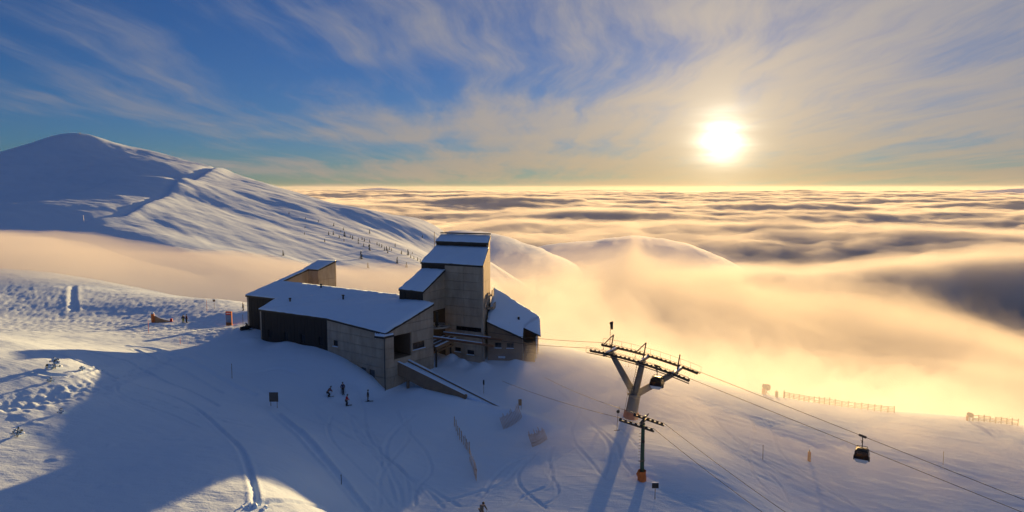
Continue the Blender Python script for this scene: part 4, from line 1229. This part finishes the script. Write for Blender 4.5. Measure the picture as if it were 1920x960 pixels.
def part(me_builder, name, mat, parent, sm=False):
    """a part written in the thing's own coordinates"""
    o = me_builder.build(name, mat, None, sm); o.parent = parent
    return o

# ------------------------------------------------------------------ people
def skin_mesh(name, verts, edges, radii, mat, parent, root=0):
    me = bpy.data.meshes.new(name); me.from_pydata(verts, edges, []); me.update()
    o = bpy.data.objects.new(name, me); C.objects.link(o)
    sk = o.modifiers.new('skin', 'SKIN'); sk.use_smooth_shade = True
    su = o.modifiers.new('sub', 'SUBSURF'); su.levels = 1; su.render_levels = 1
    for i, r in enumerate(radii):
        d = me.skin_vertices[0].data[i]
        d.radius = (r, r) if not isinstance(r, tuple) else r
        d.use_root = (i == root)
    me.materials.append(MAT[mat]); o.parent = parent
    return o
def person(loc, rz, label, jacket, trousers, pose='ski', helmet='rubber', group=None, skis=True, scale=1.0, poles=True):
    p = thing('person', label, 'person', tuple(loc), group)
    p.rotation_euler = (0, 0, rz); p.scale = (scale,) * 3
    lean = {'ski': 0.12, 'stand': 0.0, 'crouch': 0.34}[pose]; bend = {'ski': 0.10, 'stand': 0.0, 'crouch': 0.26}[pose]
    hip = Vector((0, -bend * 0.5, 0.92 - bend * 0.7)); chest = hip + Vector((0, lean, 0.42)); neck = hip + Vector((0, lean * 1.4, 0.58)); head = neck + Vector((0, 0.03, 0.16))
    J = [hip, hip + Vector((0, lean * 0.4, 0.2)), chest, neck, head, head + Vector((0, 0.01, 0.10))]; E = [(0, 1), (1, 2), (2, 3), (3, 4), (4, 5)]; RR_ = [0.15, 0.14, 0.17, 0.065, 0.10, 0.07]
    arms = []; legs = []
    for s in (-1, 1):
        n = len(J)
        sh = chest + Vector((0.19 * s, 0, 0.08)); el = sh + Vector((0.11 * s, -0.02 + lean * 0.5, -0.27)); ha = el + Vector((-0.01 * s, 0.22 if pose != 'stand' else 0.05, -0.08 if pose != 'stand' else -0.24))
        J += [sh, el, ha, ha + Vector((0, 0.07, -0.03))]; E += [(2, n), (n, n + 1), (n + 1, n + 2), (n + 2, n + 3)]; RR_ += [0.075, 0.055, 0.042, 0.04]; arms.append((sh, el, ha))
        n = len(J)
        lh = hip + Vector((0.10 * s, 0, -0.04)); kn = Vector((0.12 * s, bend * 0.8, 0.48 - bend * 0.25)); an = Vector((0.12 * s, -0.06, 0.10)); toe = Vector((0.12 * s, 0.14, 0.06))
        J += [lh, kn, an, toe]; E += [(0, n), (n, n + 1), (n + 1, n + 2), (n + 2, n + 3)]; RR_ += [0.11, 0.075, 0.06, 0.05]; legs.append((lh, kn, an))
    skin_mesh('body', [tuple(v) for v in J], E, RR_, 'skin', p)
    v = [hip + Vector((0, 0, -0.02)), J[1], chest, neck + Vector((0, 0, -0.04))]; e = [(0, 1), (1, 2), (2, 3)]; r = [0.185, 0.175, 0.20, 0.085]
    for a in arms:
        n = len(v); v += list(a); e += [(2, n), (n, n + 1), (n + 1, n + 2)]; r += [0.10, 0.08, 0.06]
    skin_mesh('jacket', [tuple(x) for x in v], e, r, jacket, p)
    v = [hip + Vector((0, 0, 0.03))]; e = []; r = [0.17]
    for a in legs:
        n = len(v); v += list(a); e += [(0, n), (n, n + 1), (n + 1, n + 2)]; r += [0.135, 0.105, 0.09]
    skin_mesh('trousers', [tuple(x) for x in v], e, r, trousers, p)
    part(MB().tube([head + Vector((0, 0, 0.01)), head + Vector((0, 0, 0.10)), head + Vector((0, -0.01, 0.17))], [0.135, 0.125, 0.06], 10), 'helmet', helmet, p, True)
    for s in (-1, 1):
        part(MB().beam((0.12 * s, -0.12, 0.09), (0.12 * s, 0.2, 0.07), 0.12, 0.13), 'boot', 'rubber', p)
        if skis:
            part(MB().beam((0.12 * s, -0.75, 0.02), (0.12 * s, 0.8, 0.02), 0.09, 0.03), 'ski', 'red' if jacket == 'red' else 'dark_steel', p)
            h = arms[0 if s < 0 else 1][2]
            if poles:
                part(MB().tube([h + Vector((0, 0.05, 0.05)), Vector((0.42 * s, -0.15, 0.02))], 0.014, 5), 'ski_pole', 'dark_steel', p)
    return p
simple('jacket_dark', (0.02, 0.022, 0.03), 0.8); simple('jacket_red', (0.5, 0.02, 0.03), 0.8); simple('trousers_yellow', (0.36, 0.36, 0.03), 0.8); simple('jacket_navy', (0.02, 0.03, 0.09), 0.8)
simple('jacket_grey', (0.16, 0.15, 0.14), 0.8); simple('jacket_maroon', (0.10, 0.02, 0.03), 0.8)
person(spot(616, 742), R(-70), 'skier in dark red jacket farthest from the hall corner, gliding past', 'jacket_maroon', 'jacket_dark', 'crouch', group='skiers below the hall')
person(spot(643, 738), R(20), 'skier all in dark navy standing nearest the snow bank by the hall', 'jacket_navy', 'jacket_dark', 'stand', group='skiers below the hall')
person(spot(650, 759), R(-60), 'skier in red jacket and dark trousers, lowest of the group', 'jacket_red', 'jacket_dark', 'ski', group='skiers below the hall')
person(spot(690, 751), R(-80), 'skier in black jacket and olive trousers under the hall corner', 'jacket_dark', 'jacket_grey', 'stand', group='skiers below the hall')
person(spot(903, 972), R(-150), 'crouching skier in grey at the bottom edge of the piste', 'jacket_grey', 'jacket_grey', 'crouch', scale=1.08)
person(spot(456, 582), R(120), 'lone person in dark clothes beside the hall, against the fog', 'jacket_dark', 'jacket_dark', 'stand', skis=False)
q_ = spot(344, 607)
person(q_, R(30), 'person in black jacket and bright yellow green trousers on the piste', 'jacket_dark', 'trousers_yellow', 'stand', skis=False, group='pair standing on the piste')
person(Vector((q_.x + 0.65, q_.y + 0.1, gz(q_.x + 0.65, q_.y + 0.1))), R(-40), 'person in dark maroon and black beside the yellow trousered one', 'jacket_maroon', 'jacket_dark', 'stand', skis=False, group='pair standing on the piste')

# ------------------------------------------------------------------ signs, poles, fences, small things on the snow
def pole(px, py, h, label, mat='wood', r=0.035, top=None, group='piste marker poles'):
    s = spot(px, py)
    p = thing('marker_pole', label, 'pole', tuple(s), group)
    part(MB().tube([(0, 0, -0.4), (0.01, 0, h * 0.55), (0, 0.02, h)], [r, r, r * 0.8], 6), 'shaft', mat, p)
    part(MB().tube([(0, 0, h), (0, 0, h + 0.10)], [r * 1.6, r * 1.2], 6), 'cap', top or mat, p)
    return p
pole(279, 626, 2.4, 'thin red pole in front of the orange pad on the piste', 'red')
pole(338, 645, 1.0, 'short pole at the edge of the hall shadow', 'red')
pole(435, 707, 2.2, 'thin dark pole in the blue shadow left of the hall', 'rust')
pole(388, 583, 2.6, 'thin pole at the skyline near the advertising board', 'red')
pole(640, 910, 0.9, 'short pole standing in the bank beside the piste', 'rubber')
pole(1430, 862, 2.0, 'thin pole left of the orange padded post on the slope', 'rust')
pole(1768, 872, 1.9, 'thin pole far out on the misty right slope', 'rust')
pole(456, 618, 2.6, 'thin pole beside the snow scooter at the hall end', 'rust')
def small_sign(px, py, h, w, hh, label, board='dark_steel', posts=1, rz=0.0, name='sign'):
    s = spot(px, py)
    p = thing(name, label, 'sign', tuple(s)); p.rotation_euler = (0, 0, rz)
    xs_ = [0] if posts == 1 else [-w * 0.35, w * 0.35]
    for x in xs_:
        part(MB().tube([(x, 0, -0.5), (x, 0, h)], 0.035, 6), 'post', 'rust', p)
    part(MB().box((0, -0.05, h - hh / 2 + 0.03), (w, 0.05, hh)), 'board', board, p)
    part(MB().box((0, -0.05, h + 0.07), (w * 0.96, 0.08, 0.08)), 'snow_cap', 'roof_snow', p)
    return p
simple('board_brown', (0.13, 0.10, 0.08), 0.7)
small_sign(514, 764, 2.1, 1.25, 1.35, 'square brown notice board on two posts in the shadow below the hall', 'board_brown', 2)
small_sign(402, 579, 2.2, 0.6, 0.5, 'small yellowish sign on a post near the skyline left of the hall', 'wood')
small_sign(907, 737, 2.2, 0.25, 0.8, 'narrow dark sign on a thin post by the ramp', 'dark_steel')
small_sign(975, 770, 1.6, 0.5, 1.0, 'wooden sign on two posts at the end of the ramp', 'wood', 2)
small_sign(1228, 936, 1.9, 0.75, 0.62, 'dark square sign beside the foot of the green drag lift tower', 'dark_steel')
small_sign(1179, 690, 1.9, 0.5, 0.6, 'small sign with dark post on the crest behind the big lift tower', 'dark_steel')
s = spot(430, 610)
ad = thing('advertising_board', 'upright advertising board with red top and blue picture beside the hall', 'sign', tuple(s)); ad.rotation_euler = (0, 0, R(-8))
part(MB().box((0, 0, 1.45), (1.25, 0.32, 2.9)), 'panel', 'orange_pad', ad)
part(MB().box((0, -0.175, 2.55), (1.21, 0.03, 0.62)), 'red_header', 'red', ad)
part(MB().box((0, -0.176, 1.45), (1.17, 0.03, 1.52)), 'picture', 'sign_blue', ad)
part(MB().box((0, -0.175, 0.36), (1.19, 0.03, 0.6)), 'red_footer', 'rust', ad)
part(MB().box((0, -0.195, 2.55), (1.0, 0.012, 0.13)), 'white_stripe', 'white_paint', ad)
# fallen fence net with pads on the piste
s = spot(288, 606)
nt = thing('fallen_fence', 'orange pad and sagging tan fence net lying on the piste', 'fence', tuple(s))
part(MB().tube([(0, 0, -0.3), (-0.1, 0, 1.1), (-0.15, 0, 2.0)], [0.42, 0.38, 0.3], 10), 'padded_post', 'orange_pad', nt, True)
part(MB().tube([(-0.15, 0, 1.95), (-0.12, 0, 2.3)], [0.42, 0.15], 10), 'snow_cap', 'roof_snow', nt, True)
n_ = 14; vs = []
for i in range(n_ + 1):
    u_ = i / n_; h_ = 1.35 * (1 - u_) ** 1.3 + 0.18; x_ = 0.1 + 3.6 * u_
    zz = gz(s.x + x_, s.y) - s.z
    vs += [(x_, -0.12 - 0.3 * math.sin(3 * u_), zz - 0.1), (x_, 0.1 * math.sin(9 * u_), zz + h_)]
part(MB().add(vs + [(a, b + 0.06, c) for a, b, c in vs], [(2 * i, 2 * i + 2, 2 * i + 3, 2 * i + 1) for i in range(n_)] + [(2 * i + 1 + 2 * n_ + 2, 2 * i + 3 + 2 * n_ + 2, 2 * i + 2 + 2 * n_ + 2, 2 * i + 2 * n_ + 2) for i in range(n_)]), 'net', 'net', nt)
part(MB().tube([(3.9, 0, -0.3), (3.9, 0, 0.85)], [0.3, 0.26], 10), 'red_pad', 'red', nt, True)
# snow scooter and bins
s = spot(460, 622)
sc_ = thing('snow_scooter', 'small dark snow scooter parked at the end of the hall', 'vehicle', tuple(s)); sc_.rotation_euler = (0, 0, R(-35))
part(MB().box((0, -0.1, 0.28), (0.5, 1.7, 0.34)), 'track', 'rubber', sc_)
part(MB().add([(-0.42, 0.2, 0.3), (0.42, 0.2, 0.3), (0.36, 1.35, 0.35), (-0.36, 1.35, 0.35), (-0.36, 0.25, 0.95), (0.36, 0.25, 0.95), (0.25, 1.2, 0.6), (-0.25, 1.2, 0.6)], [(0, 1, 2, 3), (4, 5, 6, 7), (0, 1, 5, 4), (1, 2, 6, 5), (2, 3, 7, 6), (3, 0, 4, 7)]), 'hood', 'dark_steel', sc_)
part(MB().box((0, -0.45, 0.62), (0.42, 1.0, 0.3)), 'seat', 'rubber', sc_)
part(MB().add([(-0.34, 0.45, 0.9), (0.34, 0.45, 0.9), (0.28, 0.2, 1.4), (-0.28, 0.2, 1.4), (-0.34, 0.42, 0.9), (0.34, 0.42, 0.9), (0.28, 0.17, 1.4), (-0.28, 0.17, 1.4)], [(0, 1, 2, 3), (7, 6, 5, 4), (0, 4, 5, 1), (1, 5, 6, 2), (2, 6, 7, 3), (3, 7, 4, 0)]), 'windscreen', 'glass_dark', sc_)
part(MB().tube([(-0.42, 0.1, 1.05), (0, 0.2, 1.1), (0.42, 0.1, 1.05)], 0.03, 6), 'handlebar', 'rubber', sc_)
for s_ in (-1, 1):
    part(MB().beam((0.42 * s_, 0.5, 0.06), (0.42 * s_, 1.6, 0.14), 0.14, 0.05), 'runner', 'dark_steel', sc_)
for i, (px, lab) in enumerate(((742, 'dark round waste bin next to the gable, left one'), (749, 'dark round waste bin next to the gable, right one'))):
    s = at(px, 721, 109.6 + 0.35 * i); s.z = gz(s.x, s.y) if gz(s.x, s.y) > s.z - 0.6 else s.z
    wb = thing('waste_bin', lab, 'bin', tuple(s), 'bins beside the gable')
    part(MB().tube([(0, 0, -0.2), (0, 0, 1.15)], [0.30, 0.34], 12), 'barrel', 'dark_steel', wb, True)
    part(MB().tube([(0, 0, 1.15), (0, 0, 1.2), (0, 0, 1.32)], [0.37, 0.37, 0.15], 12), 'snow_cap', 'roof_snow', wb, True)

def rail_fence(pts, label, h=1.15, rails=4, n=None, broken=0.06):
    P = [spot(*p) for p in pts]
    f = thing('wind_fence', label, 'fence', tuple(P[0]), 'wooden wind fences on the crest')
    L = sum((P[i + 1] - P[i]).length for i in range(len(P) - 1)); n = n or max(4, int(L / 2.2))
    tt = np.linspace(0, len(P) - 1, n); rnd = random.Random(len(label))
    posts = []
    for q in tt:
        i = min(int(q), len(P) - 2); p = P[i].lerp(P[i + 1], q - i); p.z = gz(p.x, p.y)
        posts.append(p)
    for i, p in enumerate(posts):
        hh = h * rnd.uniform(0.95, 1.3)
        MB().beam(p - Vector((0, 0, 0.5)), p + Vector((rnd.uniform(-.08, .08), 0, hh)), 0.13, 0.13).build('post', 'grey_wood', f)
        if i < len(posts) - 1:
            for k in range(rails):
                if rnd.random() < broken:
                    continue
                z = h * (0.22 + 0.74 * k / (rails - 1))
                MB().beam(p + Vector((0, -0.08, z + rnd.uniform(-.04, .04))), posts[i + 1] + Vector((0, -0.08, z + rnd.uniform(-.04, .04))), 0.05, 0.12).build('rail', 'grey_wood', f)
    return f
rail_fence([(1470, 744), (1560, 754), (1677, 774)], 'long wooden rail fence half lost in golden mist on the crest', 1.2, n=20)
rail_fence([(1824, 790), (1908, 799)], 'shorter rail fence far right on the misty crest', 1.1, n=9)
def snow_gun(px, py, s_, label, rz):
    s = spot(px, py)
    g = thing('snow_cannon', label, 'snow cannon', tuple(s), 'snow cannons on the crest'); g.rotation_euler = (0, 0, rz); g.scale = (s_,) * 3
    part(MB().tube([(0, -0.75, 1.75), (0, -0.6, 1.75), (0, 0.55, 1.85), (0, 0.75, 1.87)], [0.62, 0.7, 0.6, 0.5], 16), 'fan_drum', 'dark_steel', g, True)
    part(MB().tube([(0, 0, -0.3), (0, 0, 1.3)], 0.13, 8), 'mast', 'dark_steel', g)
    part(MB().box((0, 0, 1.2), (0.5, 0.5, 0.25)), 'yoke', 'dark_steel', g)
    for x in (-0.75, 0.75):
        part(MB().tube([(0, 0, 0.7), (x, -0.5, -0.2)], 0.06, 6), 'leg', 'dark_steel', g)
    part(MB().tube([(0, 0.7, 0.1), (0, 0.75, 0.0)], 0.06, 6), 'leg', 'dark_steel', g)
    part(MB().box((-0.95, -0.1, 0.75), (0.5, 0.5, 1.6)), 'crash_pad', 'orange_pad', g)
    return g
snow_gun(1436, 740, 0.9, 'snow cannon with dark drum and orange pad at the left end of the long fence', R(30))
snow_gun(1818, 789, 0.62, 'small snow cannon at the left end of the short fence', R(10))
def padded_post(px, py, h, label, r=0.24, mat='orange_pad'):
    s = spot(px, py)
    p = thing('padded_post', label, 'post', tuple(s), 'padded posts on the slope')
    part(MB().tube([(0, 0, -0.4), (0, 0, h * 0.9)], [r, r * 0.9], 10), 'pad', mat, p, True)
    part(MB().tube([(0, 0, h * 0.9), (0, 0, h * 1.15)], [0.06, 0.05], 6), 'post', 'rust', p)
padded_post(1517, 864, 1.5, 'orange padded post alone in the middle of the right slope')
padded_post(1456, 745, 1.3, 'brownish padded post between snow cannon and long fence', 0.3, 'rust')
padded_post(1470, 745, 1.5, 'padded post at the very start of the long fence', 0.18, 'rust')

def slat_fence(pts, label, h, n, lean, name='snow_fence'):
    P = [spot(*p) for p in pts]
    f = thing(name, label, 'fence', tuple(P[0]), 'slatted snow fences by the piste')
    rnd = random.Random(len(label) * 3); tt = np.linspace(0, len(P) - 1, n); prev = None
    for q in tt:
        i = min(int(q), len(P) - 2); p = P[i].lerp(P[i + 1], q - i); p.z = gz(p.x, p.y)
        hh = h * rnd.uniform(0.8, 1.2)
        top = p + Vector((lean[0], lean[1], 1)).normalized() * hh
        MB().beam(p - Vector((0, 0, 0.25)), top, 0.09, 0.03).build('slat', 'net', f)
        if prev:
            for k_ in (0.3, 0.8):
                MB().tube([prev[0].lerp(prev[1], k_), p.lerp(top, k_)], 0.012, 4).build('wire', 'dark_steel', f)
        prev = (p, top)
slat_fence([(946, 806), (963, 801), (980, 796)], 'leaning slat fence panel at the end of the ramp, nearer the hall', 1.9, 15, (-0.42, 0.2))
slat_fence([(1000, 838), (1013, 833), (1027, 826)], 'leaning slat fence panel farthest out below the ramp', 1.9, 15, (-0.40, 0.2))
slat_fence([(852, 800), (862, 823), (872, 838), (880, 850)], 'loose row of dark stakes in the shadow below the ramp', 1.5, 10, (0, 0))
slat_fence([(880, 862), (888, 885), (893, 903)], 'pale slat fence rolling down towards the crouching skier', 1.5, 14, (0.05, 0))

# ------------------------------------------------------------------ snowy bush and dwarf pines on the hummock
def clump(px, py, s_, label, name='snowy_bush', green=0.3, group=None):
    s = spot(px, py)
    b_ = thing(name, label, 'bush', tuple(s), group); b_.scale = (s_,) * 3
    rnd = random.Random(px)
    tr = MB(); cr = MB(); sn = MB()
    tr.tube([(0, 0, -0.2), (0.05, 0, 0.5), (0, 0, 1.0)], [0.06, 0.05, 0.02], 6)
    for i in range(26):
        a = rnd.uniform(0, 6.28); z = rnd.uniform(0.1, 1.05); ln = (1.15 - z) * rnd.uniform(0.45, 0.8) + 0.1
        d = Vector((math.cos(a), math.sin(a), rnd.uniform(-0.05, 0.45))); p = Vector((0, 0, z)); q = p + d * ln
        tr.tube([p, q], [0.022, 0.008], 4)
        for k in range(7):
            c_ = p.lerp(q, 0.25 + 0.75 * k / 6); w_ = 0.10 + 0.06 * rnd.random(); nn = Vector((rnd.uniform(-1, 1), rnd.uniform(-1, 1), rnd.uniform(-.4, 1))).normalized()
            uu = nn.cross(Vector((0.3, 0.5, 0.8))).normalized() * w_; vv = nn.cross(uu).normalized() * w_
            (cr if rnd.random() < green else sn).add([c_ - uu, c_ - vv, c_ + uu, c_ + vv, c_ + nn * 0.09], [(0, 1, 4), (1, 2, 4), (2, 3, 4), (3, 0, 4), (3, 2, 1, 0)])
    part(tr, 'trunk', 'bark', b_); part(cr, 'crown', 'needle', b_); part(sn, 'snow_load', 'roof_snow', b_)
    return b_
clump(103, 690, 1.15, 'rime covered little pine on the sunlit hummock, tallest one there', green=0.3)
clump(155, 697, 0.55, 'low snow crusted bush just right of the little pine', green=0.25)
clump(95, 718, 0.5, 'low snow crusted bush below the little pine', green=0.2)
clump(32, 820, 0.8, 'snow crusted bush at the left edge in the lit corner', green=0.35)
clump(115, 775, 0.5, 'half buried bush at the edge of the sunlit patch', green=0.2)
# lump of thrown-up snow where the two tracks meet
s = spot(472, 948)
rnd = random.Random(3); hb = MB()
for i in range(14):
    a = rnd.uniform(0, 6.28); r_ = rnd.uniform(0.1, 1.1); x_, y_ = s.x + r_ * math.cos(a), s.y + 0.7 * r_ * math.sin(a); z_ = gz(x_, y_); q = rnd.uniform(0.08, 0.22)
    M_ = Matrix.Translation((x_, y_, z_ + q * 0.25)) @ Matrix.Rotation(rnd.uniform(0, 3), 4, (rnd.random(), rnd.random(), rnd.random() + .1))
    bm2 = bmesh.new(); bmesh.ops.create_icosphere(bm2, subdivisions=1, radius=q)
    vv = [M_ @ (v.co * rnd.uniform(0.75, 1.2)) for v in bm2.verts]; ff = [tuple(v.index for v in f.verts) for f in bm2.faces]; bm2.free()
    hb.add(vv, ff)
hs = hb.build('snow_lumps', 'roof_snow'); tag(hs, 'heap of broken snow where two ski tracks meet', 'snow', kind='stuff')

# ------------------------------------------------------------------ trees on the mountain slope
def mspot(px, py):
    Ys_ = np.geomspace(260, 1500, 1600)
    d = at(px, py, 1.0) - Vector((0, 0, CAM_Z)); X_, Z_ = d.x * Ys_, CAM_Z + d.z * Ys_
    M_ = mountain_z(X_, Ys_); k = np.nonzero(Z_ < M_)[0]
    i = k[0] if len(k) else -1
    return Vector((float(X_[i]), float(Ys_[i]), float(M_[i])))
def conifer_meshes(seed):
    rnd = random.Random(seed); tr = MB().tube([(0, 0, -0.15), (0, 0, 0.95)], [0.035, 0.008], 5); cr = MB()
    for i in range(46):
        z = 0.08 + 0.9 * (i / 46) ** 0.9; rr = 0.24 * (1 - z) ** 0.8 + 0.025; a = rnd.uniform(0, 6.28); r_ = rr * rnd.uniform(0.5, 1.15)
        p = Vector((0, 0, z + 0.05)); q = Vector((math.cos(a) * r_, math.sin(a) * r_, z - 0.05)); s_ = Vector((-math.sin(a), math.cos(a), 0)) * (0.05 + 0.25 * rr)
        cr.add([p, q + s_, q * 1.12 - Vector((0, 0, 0.03)), q - s_, q + Vector((0, 0, 0.045))], [(0, 1, 4), (1, 2, 4), (2, 3, 4), (3, 0, 4), (0, 3, 2, 1)])
    return tr.build('trunk', 'bark').data, cr.build('crown', 'needle').data
protos = [conifer_meshes(k) for k in range(4)]
for o_ in [o for o in C.objects if o.name.split('.')[0] in ('trunk', 'crown') and o.parent is None]:
    bpy.data.objects.remove(o_)
T_ = [(677, 486, 5.6), (693, 470, 4.6), (646, 444, 4.0), (625, 441, 3.2), (616, 441, 2.8), (609, 454, 2.4), (636, 447, 2.6), (657, 446, 2.4), (661, 449, 3.0), (672, 452, 2.6), (679, 450, 2.2), (683, 453, 2.8), (693, 438, 3.2), (693, 455, 2.6),
      (645, 453, 2.2), (672, 457, 2.6), (682, 463, 2.6), (692, 463, 2.4), (707, 460, 2.6), (716, 464, 2.4), (721, 470, 3.0), (725, 470, 3.2), (730, 469, 2.6), (727, 475, 3.0), (741, 463, 2.2), (753, 477, 2.8), (765, 479, 4.6), (745, 494, 4.6), (762, 502, 3.8), (690, 503, 3.8), (531, 480, 3.8),
      (770, 484, 2.6), (776, 486, 2.4), (783, 489, 2.6), (597, 417, 1.8), (626, 424, 2.6), (644, 432, 2.4), (542, 402, 2.0), (573, 411, 1.6), (639, 436, 2.0), (792, 446, 2.4), (741, 460, 1.8), (773, 477, 2.0), (571, 440, 1.8), (572, 428, 1.6), (788, 492, 2.6), (734, 471, 2.2), (711, 462, 2.2)]
T_.sort()
ORD = lambda n: '%d%s' % (n, 'th' if 10 <= n % 100 <= 20 else {1: 'st', 2: 'nd', 3: 'rd'}.get(n % 10, 'th'))
for i, (px, py, h) in enumerate(T_):
    s = mspot(px, py)
    size = 'tall' if h > 4.3 else 'middling' if h > 3 else 'small'
    tr = thing('conifer', '%s dark conifer on the sunlit mountain slope, %s from the left' % (size, ORD(i + 1)), 'tree', tuple(s), 'scattered conifers on the mountain slope')
    k = h * (s.y / 470.0) ** 0.5
    tr.scale = (k * random.uniform(0.85, 1.15), k * random.uniform(0.85, 1.15), k); tr.rotation_euler = (0, 0, random.uniform(0, 6))
    tm, cm = protos[i % 4]
    for nm, me in (('trunk', tm), ('crown', cm)):
        c_ = bpy.data.objects.new(nm, me); C.objects.link(c_); c_.parent = tr
# summit cross
s = mspot(150, 253); s.z = float(mountain_z(np.array([s.x]), np.array([s.y]))[0])
cr_ = thing('summit_cross', 'tiny cross standing on the summit of the dark mountain', 'cross', tuple(s))
part(MB().beam((0, 0, -1), (0, 0, 5.2), 0.5, 0.5), 'upright', 'dark_steel', cr_); part(MB().beam((-1.5, 0, 3.9), (1.5, 0, 3.9), 0.45, 0.45), 'crossbeam', 'dark_steel', cr_)
for px, py in ((157, 415),):
    s = mspot(px, py); pm = thing('marker_pole', 'pale pole at the foot of the dark mountain above the fog', 'pole', tuple(s), 'piste marker poles')
    part(MB().tube([(0, 0, -0.5), (0, 0, 3.6)], [0.14, 0.12], 6), 'shaft', 'white_paint', pm)
